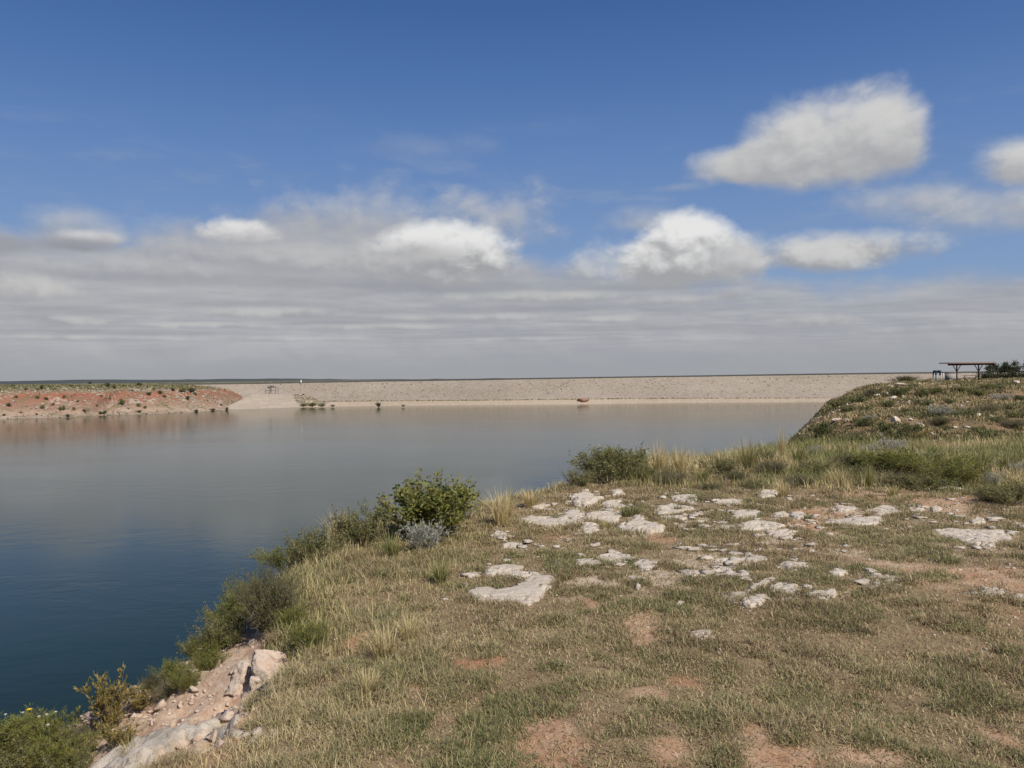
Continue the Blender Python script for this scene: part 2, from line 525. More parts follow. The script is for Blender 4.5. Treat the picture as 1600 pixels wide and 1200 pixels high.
class Parts:
    "collects boxes and tubes into one mesh"
    def __init__(s): s.V = []; s.F = {}; s.n = 0
    def add(s, V, F):
        V = np.asarray(V, float); F = np.asarray(F, int)
        s.V.append(V); s.F.setdefault(F.shape[1], []).append(F + s.n); s.n += len(V)
    def box(s, c, size, rot=None):
        h = np.array([(x, y, z) for z in (-1, 1) for y in (-1, 1) for x in (-1, 1)], float) * np.array(size) / 2
        if rot is not None: h = h @ np.array(rot.to_3x3()).T
        s.add(h + np.array(c), [(0, 2, 3, 1), (4, 5, 7, 6), (0, 1, 5, 4), (2, 6, 7, 3), (0, 4, 6, 2), (1, 3, 7, 5)])
    def bar(s, a, b, w, d=None):
        a = Vector(a); b = Vector(b)
        q = (b - a).to_track_quat('Z', 'Y').to_matrix()
        s.box((a + b) / 2, (w, d or w, (b - a).length), q)
    def tube(s, pts, rad, k=6, cap=True):
        pts = [Vector(p) for p in pts]
        rad = rad if isinstance(rad, (list, tuple)) else [rad] * len(pts)
        V = []; ref = Vector((0.31, 0.87, 0.38))
        for i, p in enumerate(pts):
            t = (pts[min(i + 1, len(pts) - 1)] - pts[max(i - 1, 0)]).normalized()
            u = t.cross(ref).normalized(); v = t.cross(u)
            for j in range(k):
                a = 2 * math.pi * j / k
                V.append(p + (u * math.cos(a) + v * math.sin(a)) * rad[i])
        Fq = [(i * k + j, i * k + (j + 1) % k, (i + 1) * k + (j + 1) % k, (i + 1) * k + j) for i in range(len(pts) - 1) for j in range(k)]
        n0 = s.n
        s.add([tuple(v) for v in V], Fq)
        if cap:
            for ring, p in ((0, pts[0]), (len(pts) - 1, pts[-1])):
                s.add([tuple(V[ring * k + j]) for j in range(k)] + [tuple(p)], [(j, (j + 1) % k, k) for j in range(k)])
    def mesh(s, name, smooth=False):
        return make_mesh(name, np.concatenate(s.V), [np.concatenate(f) for f in s.F.values()], smooth=smooth)


# ------------------------------------------------------------------ materials
def material(name):
    m = bpy.data.materials.new(name)
    m.use_nodes = True
    T = Tree(m.node_tree)
    out = T.new('ShaderNodeOutputMaterial')
    b = T.new('ShaderNodeBsdfPrincipled')
    b.inputs['Specular IOR Level'].default_value = 0.25
    b.inputs['Roughness'].default_value = 0.85
    T.L.new(b.outputs[0], out.inputs[0])
    return m, T, b, out


def m_ground():
    m, T, b, out = material('ground_soil')
    P = T.pos()
    n1 = T.noise(P, 0.9, 6, 0.6)
    n2 = T.noise(P, 7.0, 6, 0.65)
    n3 = T.noise(P, 60.0, 4, 0.7)
    soil = T.ramp(n1 * 0.6 + n2 * 0.4, [(0.30, (0.27, 0.135, 0.075)), (0.45, (0.39, 0.225, 0.13)), (0.58, (0.48, 0.325, 0.21)), (0.75, (0.55, 0.41, 0.29))])
    thatch = T.ramp(n2 * 0.5 + n3 * 0.5, [(0.30, (0.15, 0.105, 0.06)), (0.55, (0.265, 0.195, 0.11)), (0.75, (0.40, 0.305, 0.185))])
    tm = T.step(T.attr('cover') + (n2 - 0.5) * 0.8, 0.30, 0.75)
    col = T.mix(tm, soil, thatch)
    # pale limestone grit
    gritn = T.noise(P, 3.2, 5, 0.7)
    grit = T.ramp(n3, [(0.3, (0.36, 0.26, 0.17)), (0.6, (0.58, 0.47, 0.35))])
    col = T.mix(T.step(T.attr('grit') + (gritn - 0.5) * 1.1, 0.42, 0.75), col, grit)
    tal = T.ramp(n2 * 0.45 + T.noise(P, 18.0, 6, 0.7) * 0.55, [(0.28, (0.26, 0.145, 0.09)), (0.45, (0.44, 0.295, 0.20)), (0.58, (0.55, 0.42, 0.31)), (0.74, (0.66, 0.56, 0.44))])
    col = T.mix(T.attr('talus'), col, tal)
    scrubsoil = T.ramp(T.noise(P, 0.35, 7, 0.65), [(0.30, (0.12, 0.095, 0.05)), (0.46, (0.19, 0.135, 0.075)), (0.60, (0.27, 0.17, 0.10)), (0.72, (0.42, 0.33, 0.23))])
    col = T.mix(T.attr('knoll'), col, scrubsoil)
    T.put(b.inputs['Base Color'], col)
    b.inputs['Roughness'].default_value = 0.95
    b.inputs['Specular IOR Level'].default_value = 0.1
    T.put(b.inputs['Normal'], T.bump(n2 * 0.6 + n3 * 0.4, 0.8, 0.035))
    return m


def m_rock(name, tones, scale=1.0, bump=0.6, dirt=0.4):
    m, T, b, out = material(name)
    P = T.pos()
    r = T.obj_random()
    Q = T.addv(P, T.vec(r * 37.0, r * 11.0, 0.0))
    n1 = T.noise(Q, 2.2 * scale, 6, 0.62)
    n2 = T.noise(Q, 11.0 * scale, 7, 0.68)
    n3 = T.noise(Q, 55.0 * scale, 5, 0.7)
    col = T.ramp(n1 * 0.45 + n2 * 0.4 + n3 * 0.15, tones)
    st = T.step(T.noise(Q, 5.0 * scale, 6, 0.7), 0.56, 0.70) * dirt
    col = T.mix(st, col, (0.22, 0.15, 0.10))
    pit = T.step(T.voronoi(Q, 16.0 * scale), 0.10, 0.04) * T.step(n1, 0.46, 0.56)
    col = T.mix(pit * 0.7, col, (0.13, 0.10, 0.08))
    lich = T.step(T.noise(T.addv(Q, (9, 4, 2)), 26.0 * scale, 4, 0.6), 0.62, 0.70) * 0.3
    col = T.mix(lich, col, (0.30, 0.28, 0.24))
    hue = T.mix(r, (1.0, 0.965, 0.92), (0.92, 0.90, 0.87))
    col = T.mix(1.0, col, hue, 'MULTIPLY')
    T.put(b.inputs['Base Color'], col)
    b.inputs['Roughness'].default_value = 0.92
    b.inputs['Specular IOR Level'].default_value = 0.15
    T.put(b.inputs['Normal'], T.bump(n1 * 0.5 + n2 * 0.4 + n3 * 0.2 - pit * 0.5, bump, 0.07 / scale))
    return m


def m_leaf(name, stops, trans=0.35, rough=0.6):
    "colour along a per-leaf 'tint' value, with light coming through"
    m, T, b, out = material(name)
    t = T.attr('tint')
    n = T.noise(T.pos(), 1.7, 3, 0.6)
    col = T.ramp(t + (n - 0.5) * 0.25, stops)
    T.put(b.inputs['Base Color'], col)
    b.inputs['Roughness'].default_value = rough
    b.inputs['Specular IOR Level'].default_value = 0.2
    tr = T.new('ShaderNodeBsdfTranslucent')
    T.put(tr.inputs[0], col)
    mx = T.new('ShaderNodeMixShader')
    mx.inputs[0].default_value = trans
    T.L.new(b.outputs[0], mx.inputs[1]); T.L.new(tr.outputs[0], mx.inputs[2])
    T.L.new(mx.outputs[0], out.inputs[0])
    return m


def m_plain(name, col, rough=0.8, var=0.25, scale=4.0, metallic=0.0):
    m, T, b, out = material(name)
    n = T.noise(T.pos(), scale, 5, 0.6)
    c = T.mix(n, tuple(v * (1 - var) for v in col), tuple(min(1, v * (1 + var)) for v in col))
    T.put(b.inputs['Base Color'], c)
    b.inputs['Roughness'].default_value = rough
    b.inputs['Metallic'].default_value = metallic
    T.put(b.inputs['Normal'], T.bump(n, 0.2, 0.02))
    return m


MAT = {}
MAT['ground'] = m_ground()
MAT['limestone'] = m_rock('limestone', [(0.30, (0.36, 0.29, 0.22)), (0.41, (0.54, 0.46, 0.37)), (0.54, (0.66, 0.59, 0.50)), (0.72, (0.74, 0.69, 0.61))], 1.6, 1.2, 0.42)
MAT['boulder'] = m_rock('boulder_rock', [(0.28, (0.34, 0.21, 0.15)), (0.42, (0.52, 0.38, 0.29)), (0.54, (0.62, 0.52, 0.43)), (0.70, (0.72, 0.66, 0.58))], 2.2, 1.0, 0.45)
MAT['far_rock'] = m_rock('far_rock', [(0.3, (0.24, 0.19, 0.145)), (0.5, (0.38, 0.33, 0.27)), (0.7, (0.50, 0.46, 0.40))], 0.3, 0.5, 0.3)
MAT['turf'] = m_leaf('turf_blades', [(0.0, (0.25, 0.165, 0.10)), (0.10, (0.35, 0.25, 0.155)), (0.16, (0.62, 0.50, 0.30)), (0.34, (0.47, 0.38, 0.21)), (0.55, (0.335, 0.295, 0.14)), (0.78, (0.235, 0.235, 0.095)), (1.0, (0.160, 0.185, 0.066))], 0.3)
MAT['straw'] = m_leaf('straw_blades', [(0.0, (0.72, 0.58, 0.32)), (0.4, (0.58, 0.47, 0.24)), (0.75, (0.36, 0.33, 0.135)), (1.0, (0.21, 0.225, 0.075))], 0.3)
MAT['green'] = m_leaf('green_leaves', [(0.0, (0.30, 0.27, 0.065)), (0.4, (0.215, 0.225, 0.055)), (0.8, (0.125, 0.155, 0.040)), (1.0, (0.28, 0.24, 0.07))], 0.35)
MAT['olive'] = m_leaf('olive_leaves', [(0.0, (0.30, 0.26, 0.11)), (0.5, (0.19, 0.190, 0.070)), (1.0, (0.105, 0.125, 0.045))], 0.3)
MAT['silver'] = m_leaf('silver_leaves', [(0.0, (0.50, 0.49, 0.41)), (0.6, (0.36, 0.36, 0.29)), (1.0, (0.23, 0.25, 0.19))], 0.2)
MAT['twig'] = m_leaf('grey_twigs', [(0.0, (0.27, 0.22, 0.165)), (0.6, (0.17, 0.135, 0.095)), (1.0, (0.10, 0.08, 0.055))], 0.0, 0.9)
MAT['gold'] = m_leaf('golden_leaves', [(0.0, (0.48, 0.32, 0.10)), (0.5, (0.30, 0.24, 0.08)), (1.0, (0.14, 0.16, 0.045))], 0.35)
MAT['juniper'] = m_leaf('juniper_leaves', [(0.0, (0.080, 0.085, 0.042)), (0.6, (0.045, 0.060, 0.028)), (1.0, (0.028, 0.042, 0.020))], 0.2)
MAT['bark'] = m_plain('bark', (0.14, 0.105, 0.075), 0.9, 0.4, 14.0)
MAT['seed'] = m_leaf('pale_seed_heads', [(0.0, (0.62, 0.58, 0.48)), (1.0, (0.45, 0.42, 0.33))], 0.3)
MAT['petal'] = m_plain('yellow_petals', (0.75, 0.52, 0.03), 0.6, 0.1)


# ------------------------------------------------------------------ ground
def graded(core_a, core_b, step, lo, hi, growth=1.07):
    a = [core_a]; s = step
    while a[-1] > lo:
        s *= growth; a.append(a[-1] - s)
    b = [core_b]; s = step
    while b[-1] < hi:
        s *= growth; b.append(b[-1] + s)
    return np.array(a[::-1][:-1] + list(np.arange(core_a, core_b, step)) + b)


GRID = {}
bare_px = [(858, 1168, 30, 34), (990, 972, 26, 26), (1000, 1000, 26, 16), (1075, 1062, 36, 14), (935, 948, 22, 14), (560, 1000, 20, 14), (735, 1035, 20, 10), (775, 1030, 16, 8), (1050, 1168, 30, 16), (1130, 855, 60, 14), (1010, 840, 30, 10), (880, 836, 40, 8), (905, 912, 40, 7), (1180, 1140, 30, 18), (1200, 1190, 60, 20), (1300, 800, 60, 8), (1500, 785, 110, 10), (1250, 820, 50, 10), (1560, 905, 50, 20), (1400, 885, 40, 8), (1350, 1180, 80, 18), (1560, 1150, 40, 30), (640, 1075, 18, 8), (345, 1160, 50, 14), (500, 955, 26, 14), (1010, 1080, 24, 10)]
BARE = []
for px, py, w, h in bare_px:
    p = hit(px, py)
    q = hit(px, py + h); r = hit(px, py - h)
    BARE.append((p.x, p.y, w / F * p.y, max(abs(r.y - q.y) / 2, 0.05)))


def cover(x, y):
    "how much turf grows at a place, 0..1"
    c = 0.35 + 1.05 * fbm(x * 0.55 + 7, y * 0.55, 4, 61) + 0.45 * (fbm(x * 2.6, y * 2.6, 3, 62) - 0.5)
    c = c + 0.18 * sstep(1.0, -2.0, x) - 0.12 * sstep(1.5, 4.0, x)
    wob = np.exp(2.6 * (fbm(x * 5.5, y * 3.0, 4, 63) - 0.5)) 
    for bx, by, rx, ry in BARE:
        r2 = (((x - bx) / rx) ** 2 + ((y - by) / ry) ** 2) * wob
        c = c - 0.80 * np.exp(-r2 * 0.9)
    c = c * sstep(0.35, 0.05, rim_d(x, y) - 0.25 * sstep(6.5, 8, y))
    return np.clip(c, 0, 1)


def grit_at(x, y):
    px, py = visible_px(x, y, plat0(x, y))
    band = sstep(760, 800, py) * sstep(985, 900, py) * sstep(780, 900, px)
    return np.clip(0.03 + 0.58 * band * (0.4 + fbm(x * 0.8, y * 0.8, 3, 71)), 0, 1)


def build_ground():
    xs = graded(-5.5, 8.0, 0.055, -70, 420, 1.055)
    ys = graded(2.2, 14.0, 0.055, -70, 420, 1.045)
    X, Y = np.meshgrid(xs, ys)
    x = X.ravel(); y = Y.ravel()
    z = H(x, y)
    d = rim_d(x, y)
    kn = sstep(21.5, 25, y) * sstep(-0.3, 1.2, d)
    tal = sstep(0.02, 0.22, d + 0.12 * (fbm(x * 3, y * 3, 3, 81) - 0.5)) * (1 - kn)
    me = make_mesh('ground', np.stack([x, y, z], 1), [grid_faces(len(xs), len(ys))],
                   {'cover': cover(x, y), 'grit': grit_at(x, y), 'talus': tal, 'knoll': kn}, smooth=True)
    GRID.update(xs=xs, ys=ys, z=z.reshape(len(ys), len(xs)))
    o = link('ground', me, MAT['ground'])
    tag(o, 'rocky grass covered headland above the lake', None, None, 'structure')
    print('ground', len(x))


build_ground()


def HG(x, y):
    "height of the built ground mesh (bilinear)"
    xs, ys, z = GRID['xs'], GRID['ys'], GRID['z']
    x = np.clip(x, xs[0], xs[-1] - 1e-6); y = np.clip(y, ys[0], ys[-1] - 1e-6)
    i = np.clip(np.searchsorted(xs, x, 'right') - 1, 0, len(xs) - 2); j = np.clip(np.searchsorted(ys, y, 'right') - 1, 0, len(ys) - 2)
    u = (x - xs[i]) / (xs[i + 1] - xs[i]); v = (y - ys[j]) / (ys[j + 1] - ys[j])
    return (z[j, i] * (1 - u) + z[j, i + 1] * u) * (1 - v) + (z[j + 1, i] * (1 - u) + z[j + 1, i + 1] * u) * v



# ------------------------------------------------------------------ lake
def build_water():
    m, T, b, out = material('lake_water')
    P = T.pos()
    b.inputs['IOR'].default_value = 1.333
    b.inputs['Specular IOR Level'].default_value = 0.40
    murk = T.noise(T.scalev(P, (0.010, 0.010, 1.0)), 1.0, 3, 0.5)
    T.put(b.inputs['Base Color'], T.mix(murk, (0.006, 0.016, 0.002), (0.008, 0.020, 0.003)))
    b.inputs['Roughness'].default_value = 0.10
    gust = T.noise(T.scalev(P, (0.006, 0.022, 1.0)), 1.0, 3, 0.55)
    amp = T.step(gust, 0.40, 0.62, 0.18, 1.15)
    r1 = T.noise(T.scalev(P, (0.55, 1.0, 1.0)), 1.3, 4, 0.55)
    r2 = T.noise(T.scalev(P, (0.7, 1.0, 1.0)), 0.28, 3, 0.5)
    n = T.bump(r1 * 0.5 + r2 * 1.2, 1.0, 0.10)
    bn = T.N[-1]
    T.put(bn.inputs['Strength'], amp * 0.42)
    T.put(b.inputs['Normal'], n)
    V = [(-9000, -2000, 0), (9000, -2000, 0), (9000, 760, 0), (-9000, 760, 0)]
    o = link('lake_water', make_mesh('lake_water', V, [np.array([(0, 1, 2, 3)])]), m)
    tag(o, 'calm grey blue lake below the headland', None, None, 'structure')


build_water()


# ------------------------------------------------------------------ land beyond
def build_plain():
    m, T, b, out = material('far_land')
    P = T.pos()
    n = T.noise(T.scalev(P, (0.0012, 0.0006, 0.01)), 1.0, 6, 0.6)
    T.put(b.inputs['Base Color'], T.ramp(n, [(0.3, (0.055, 0.062, 0.058)), (0.55, (0.075, 0.080, 0.072)), (0.75, (0.10, 0.10, 0.085))]))
    xs = np.linspace(-9000, 9000, 260); ys = np.array([2200, 2600, 3200, 3800, 4300, 4600, 4800, 5000, 5300, 6000, 9000, 20000, 40000.0])
    X, Y = np.meshgrid(xs, ys); x = X.ravel(); y = Y.ravel()
    rise = np.interp(x, [-9000, -3600, -2600, -1900, -1500, -900, -300, 600, 9000], [34, 33, 35, 28, 27, 18, 13, 10, 12])
    rdg = np.exp(-((y - 4800) / 500) ** 2)
    z = 4 + rdg * (rise + 10 + 9 * (fbm(x / 420.0, y / 3000.0, 4, 91) - 0.5) + 7 * (fbm(x / 90.0, y / 900.0, 3, 92) - 0.5)) + np.where(y > 5000, 14, 0)
    o = link('distant_hills', make_mesh('distant_hills', np.stack([x, y, z], 1), [grid_faces(len(xs), len(ys))], smooth=True), m)
    tag(o, 'low dark line of distant hills on the horizon', None, None, 'structure')
    g = link('far_plain', make_mesh('far_plain', [(-12000, 640, -3), (12000, 640, -3), (40000, 45000, 2), (-40000, 45000, 2)], [np.array([(0, 1, 2, 3)])]), m)
    tag(g, 'flat land beyond the dam', None, None, 'structure')


build_plain()

shore_px = [(-900, 690), (-420, 672), (-200, 663), (0, 655), (60, 653), (110, 652), (150, 649), (200, 648), (250, 646), (300, 644), (350, 641), (372, 639.5)]
SHORE = [(on_plane(a, b).x, on_plane(a, b).y) for a, b in shore_px]
print('SHORE', [(round(a), round(b)) for a, b in SHORE])
SX = np.array([a for a, b in SHORE]); SY = np.array([b for a, b in SHORE])


def mesa_z(x, d):
    "height of the red bank at x, d metres inland of its waterline"
    xe = SX[-1]
    t = (xe - x)
    full = np.interp(t, [-30, 0, 6, 18, 34, 60, 100, 160, 2000], [-3, 0.4, 2.5, 9.5, 15.5, 19.2, 20.6, 21.2, 21.8])
    gully = 0.65 + 0.7 * fbm(x / 28.0, d / 120.0, 3, 101)
    dd = d * gully + 2.5 * (fbm(x / 9.0, d / 9.0, 3, 102) - 0.5)
    prof = np.interp(dd, [-14, -1, 2, 10, 14, 26, 32, 40, 46, 58, 90, 200, 3000], [-4, -0.3, 0.5, 2.3, 4.8, 8.8, 12.8, 14.8, 17.6, 19.6, 20.8, 21.8, 24]) / 21.0
    z = full * prof + 1.5 * (fbm(x / 4.0, d / 4.0, 3, 103) - 0.5) * sstep(0, 5, d) + 1.2 * (fbm(x / 16.0, d / 16.0, 3, 104) - 0.5) * sstep(4, 20, d)
    return z - 5.0 * sstep(-1, -9, t)


def mesa_xyz(x, d):
    return np.stack([x, np.interp(x, SX, SY) + d, mesa_z(x, d)], -1)


def build_mesa():
    m, T, b, out = material('red_bank')
    P = T.pos()
    x, y, z = T.sep(P)
    n1 = T.noise(P, 0.055, 5, 0.6); n2 = T.noise(P, 0.30, 5, 0.7); n3 = T.noise(T.scalev(P, (0.2, 0.2, 1.4)), 0.6, 4, 0.6)
    band = z / 22.0 + (n1 - 0.5) * 0.40 + (n3 - 0.5) * 0.10
    col = T.ramp(band, [(0.03, (0.34, 0.25, 0.18)), (0.13, (0.36, 0.25, 0.18)), (0.22, (0.30, 0.19, 0.13)), (0.38, (0.26, 0.150, 0.10)), (0.52, (0.27, 0.125, 0.08)), (0.64, (0.30, 0.115, 0.065)), (0.74, (0.25, 0.155, 0.10)), (0.84, (0.175, 0.145, 0.08)), (0.95, (0.120, 0.120, 0.055))])
    pale = T.step(n2 + (n1 - 0.5) * 0.8, 0.53, 0.66)
    col = T.mix(pale * 0.8, col, (0.40, 0.34, 0.27))
    grn = T.step(T.noise(P, 0.12, 6, 0.7), 0.50, 0.64)
    col = T.mix(grn * 0.75, col, (0.15, 0.135, 0.07))
    T.put(b.inputs['Base Color'], col)
    T.put(b.inputs['Normal'], T.bump(n2, 0.8, 1.2))
    b.inputs['Roughness'].default_value = 0.95
    xs = np.concatenate([np.linspace(-1500, -480, 60), np.linspace(-474, SX[-1] + 26, 300)])
    ds = np.concatenate([np.linspace(-14, 100, 76), np.array([112, 130, 160, 200, 300, 500, 900, 1800, 2600.0])])
    X, D = np.meshgrid(xs, ds)
    V = mesa_xyz(X.ravel(), D.ravel())
    # let the far inland part swing behind the dam only slightly
    o = link('red_mesa', make_mesh('red_mesa', V, [grid_faces(len(xs), len(ds))], smooth=True), m)
    tag(o, 'red and tan eroded bank across the lake', None, None, 'structure')


build_mesa()


# ------------------------------------------------------------------ dam
dam_px = [(180, 641, 601.8), (300, 639.5, 601.2), (400, 637, 600.0), (500, 635.6, 598.0), (590, 634.3, 596.4), (700, 633.4, 594.9), (800, 632.8, 593.2), (900, 631.6, 591.6), (1000, 630.4, 590.0), (1100, 629.5, 588.6), (1200, 628.6, 587.0), (1300, 627.8, 585.6), (1400, 627.0, 584.2), (1500, 626.2, 583.0), (1650, 625, 581.0), (1900, 623, 577.5)]


def dam_rows():
    rows = []
    for px, yw, yc in dam_px:
        w = on_plane(px, yw)
        rows.append((w, px, yw, yc))
    return rows


def build_dam():
    root = empty('earth_dam', (60, 720, 0))
    tag(root, 'long pale earth dam faced with rock riprap across the lake', 'dam')
    rows = dam_rows()
    px_f = np.linspace(180, 1900, 240)
    yw = np.interp(px_f, [r[1] for r in rows], [r[2] for r in rows])
    yc = np.interp(px_f, [r[1] for r in rows], [r[3] for r in rows])
    ybn = np.interp(px_f, [180, 560, 800, 1000, 1300, 1900], [630, 627.5, 625.6, 623.4, 622.4, 617])
    base = [on_plane(a, b) for a, b in zip(px_f, yw)]
    off = Vector(root.location)

    def strip(name, levels, mat, jag=0.0):
        V = []; nx = len(px_f)
        for L in levels: V += [tuple(p - off) for p in L]
        return link(name, make_mesh(name, V, [grid_faces(nx, len(levels))], smooth=False), mat, root)

    def level(frac_y, dep):
        "points dep metres behind the waterline seen at the given photo height"
        L = []
        for i, a in enumerate(px_f):
            py = frac_y[i]
            L.append(at_depth(a, py, base[i].y + dep))
        return L
    low = [Vector((p.x, p.y - 12, -3.0)) for p in base]
    bench = level(ybn, 13.0)
    bench_in = [Vector((p.x, p.y + 3.0, p.z + 0.12)) for p in bench]
    n_up = 7
    crest = level(yc, 62.0)
    ups = [[a.lerp(b_, k / n_up) + Vector((0, 0, -0.9 * math.sin(math.pi * k / n_up))) for a, b_ in zip(bench_in, crest)] for k in range(n_up + 1)]

    def riprap(name, tones, sc):
        m, T, b, out = material(name)
        P = T.pos()
        v = T.voronoi(P, sc, out='Color')
        vx, vy, vz = T.sep(v)
        n = T.noise(T.scalev(P, (0.010, 0.02, 0.05)), 1.0, 6, 0.65)
        n2 = T.noise(P, 0.25, 5, 0.7)
        col = T.ramp(vx * 0.30 + n * 0.48 + n2 * 0.24, tones)
        T.put(b.inputs['Base Color'], col)
        T.put(b.inputs['Normal'], T.bump(vy, 0.6, 0.6))
        b.inputs['Roughness'].default_value = 0.95
        return m
    face = riprap('riprap_face', [(0.25, (0.22, 0.175, 0.13)), (0.42, (0.29, 0.24, 0.185)), (0.56, (0.335, 0.28, 0.22)), (0.78, (0.40, 0.34, 0.27))], 0.8)
    sand = riprap('pale_beach', [(0.25, (0.33, 0.255, 0.18)), (0.5, (0.42, 0.335, 0.245)), (0.8, (0.50, 0.41, 0.31))], 0.8)
    strip('beach', [low, base, bench], sand)
    strip('bench', [bench, bench_in], sand)
    strip('upstream_face', ups, face)
    top2 = [p + Vector((0, 10, 0.05)) for p in crest]
    back = [p + Vector((0, 70, -p.z - 3)) for p in crest]
    strip('crest_road', [crest, top2], m_plain('crest_asphalt', (0.06, 0.06, 0.058), 0.9, 0.2, 0.3))
    strip('downstream_face', [top2, back], face)
    # low dark parapet along the crest
    pw = [p + Vector((0, 0.6, 0)) for p in crest]
    par = strip('crest_parapet', [pw, [p + Vector((0, 0, 1.35)) for p in pw], [p + Vector((0, 0.5, 1.35)) for p in pw], [p + Vector((0, 0.5, 0)) for p in pw]],
                m_plain('parapet_dark', (0.075, 0.075, 0.070), 0.9, 0.3, 0.05))
    return root


dam = build_dam()


# ------------------------------------------------------------------ plant geometry
def blades(base, az, lean, length, width, tint):
    "bent two-segment blades; returns verts, quads, tris, tint"
    n = len(base)
    dx, dy = np.cos(az), np.sin(az)
    l1 = lean * 0.55; l2 = np.minimum(lean * 1.45, 2.0)
    a = length * 0.5
    mid = base + np.stack([dx * np.sin(l1) * a, dy * np.sin(l1) * a, np.cos(l1) * a], 1)
    tip = mid + np.stack([dx * np.sin(l2) * a, dy * np.sin(l2) * a, np.cos(l2) * a], 1)
    tw = az + np.pi / 2 + rng.normal(0, 0.5, n)
    s = np.stack([np.cos(tw), np.sin(tw), np.zeros(n)], 1) * (width * 0.5)[:, None]
    V = np.stack([base - s, base + s, mid + s * 0.75, mid - s * 0.75, tip], 1).reshape(-1, 3)
    k = np.arange(n)[:, None] * 5
    Q = k + np.array([[0, 1, 2, 3]]); R = k + np.array([[3, 2, 4]])
    return V, Q, R, np.repeat(tint, 5)


def blade_mesh(name, *a):
    V, Q, R, t = blades(*a)
    return make_mesh(name, V, [Q, R], {'tint': t})


def leaf_mesh(name, C, size, aspect, tint, upward=0.3, droop=None):
    "diamond leaves at points C"
    n = len(C)
    d = rng.normal(size=(n, 3)); d[:, 2] += upward
    if droop is not None: d = d * 0.5 + droop
    d /= np.linalg.norm(d, axis=1)[:, None] + 1e-9
    r = rng.normal(size=(n, 3)); s = np.cross(d, r); s /= np.linalg.norm(s, axis=1)[:, None] + 1e-9
    L = size[:, None]; W = L * aspect
    V = np.stack([C, C + d * L * 0.5 + s * W * 0.5, C + d * L, C + d * L * 0.5 - s * W * 0.5], 1).reshape(-1, 3)
    Q = np.arange(n)[:, None] * 4 + np.array([[0, 1, 2, 3]])
    return make_mesh(name, V, [Q], {'tint': np.repeat(tint, 4)})


def branching(n_stems, height, spread, n_sub, sub_len, leaves_per, jitter, base_r=0.05, thick=0.010, curve=0.25, uneven=0.35, k=3):
    "stems with side shoots; returns a twig mesh builder and leaf points"
    P = Parts(); pts = []; dirs = []
    for i in range(n_stems):
        a = rng.uniform(0, 2 * math.pi)
        tilt = spread * math.sqrt(rng.uniform(0, 1))
        L = height * (1 - uneven * rng.uniform(0, 1)) / max(math.cos(tilt * 0.75), 0.5)
        d = np.array([math.cos(a) * math.sin(tilt), math.sin(a) * math.sin(tilt), math.cos(tilt)])
        p = np.array([math.cos(a), math.sin(a), 0]) * base_r * rng.uniform(0.2, 1)
        line = [p]; m = 4
        for j in range(m):
            d = d + rng.normal(0, curve * 0.4, 3) + np.array([0, 0, 0.06]); d /= np.linalg.norm(d)
            p = p + d * L / m; line.append(p)
        P.tube([tuple(q) for q in line], [thick * (1 - 0.75 * j / m) for j in range(m + 1)], k, False)
        for s in range(n_sub):
            t = rng.uniform(0.25, 1.0) * m
            i0 = min(int(t), m - 1); q = line[i0] + (line[i0 + 1] - line[i0]) * (t - i0)
            sd = (line[i0 + 1] - line[i0]); sd /= np.linalg.norm(sd)
            sd = sd + rng.normal(0, 0.65, 3); sd /= np.linalg.norm(sd)
            SL = sub_len * rng.uniform(0.5, 1.2)
            e = q + sd * SL + np.array([0, 0, 0.1 * SL])
            P.tube([tuple(q), tuple((q + e) / 2 + rng.normal(0, 0.06 * SL, 3)), tuple(e)], [thick * 0.45, thick * 0.3, thick * 0.12], k, False)
            tt = rng.uniform(0.1, 1.05, leaves_per)[:, None]
            pts.append(q + (e - q) * tt + rng.normal(0, jitter, (leaves_per, 3)))
            dirs.append(np.repeat(sd[None], leaves_per, 0))
    C = np.concatenate(pts); D = np.concatenate(dirs)
    keep = C[:, 2] > 0.01
    return P, C[keep], D[keep]


def twig_mesh(P, name):
    V = np.concatenate(P.V)
    return make_mesh(name, V, [np.concatenate(f) for f in P.F.values()], {'tint': rng.uniform(0, 1) * 0.3 + 0.7 * rng.uniform(0, 1, len(V))})


def shrub_kind(key, leaf_mat, leaf=0.04, aspect=0.5, upward=0.3, tint=(0.5, 0.25), follow=False, **kw):
    P, C, D = branching(**kw)
    n = len(C)
    patch = fbm(C[:, 0] * 4, C[:, 1] * 4 + C[:, 2] * 5, 2, 5) - 0.5
    t = np.clip(tint[0] + tint[1] * rng.normal(size=n) * 0.6 + patch * 1.0, 0, 1)
    lm = leaf_mesh(key + '_foliage', C, leaf * rng.uniform(0.6, 1.3, n), aspect, t, upward, D if follow else None)
    lm.materials.append(MAT[leaf_mat])
    tm = twig_mesh(P, key + '_branches'); tm.materials.append(MAT['twig'])
    return tm, lm, float(C[:, 2].max()), float(np.percentile(np.abs(C[:, :2]).max(1), 97))


def tuft_kind(key, mat, n=160, r=0.10, h=1.0, lean=(0.05, 0.7), width=0.012, tint=(0.3, 0.3)):
    a = rng.uniform(0, 2 * math.pi, n); rr = r * np.sqrt(rng.uniform(0, 1, n))
    base = np.stack([np.cos(a) * rr, np.sin(a) * rr, np.full(n, -0.01)], 1)
    az = a + rng.normal(0, 0.6, n)
    ln = rng.uniform(lean[0], lean[1], n)
    L = h * rng.uniform(0.45, 1.0, n)
    me = blade_mesh(key, base, az, ln, L, np.full(n, width) * rng.uniform(0.6, 1.3, n), np.clip(tint[0] + tint[1] * rng.normal(size=n), 0, 1))
    me.materials.append(MAT[mat])
    return me


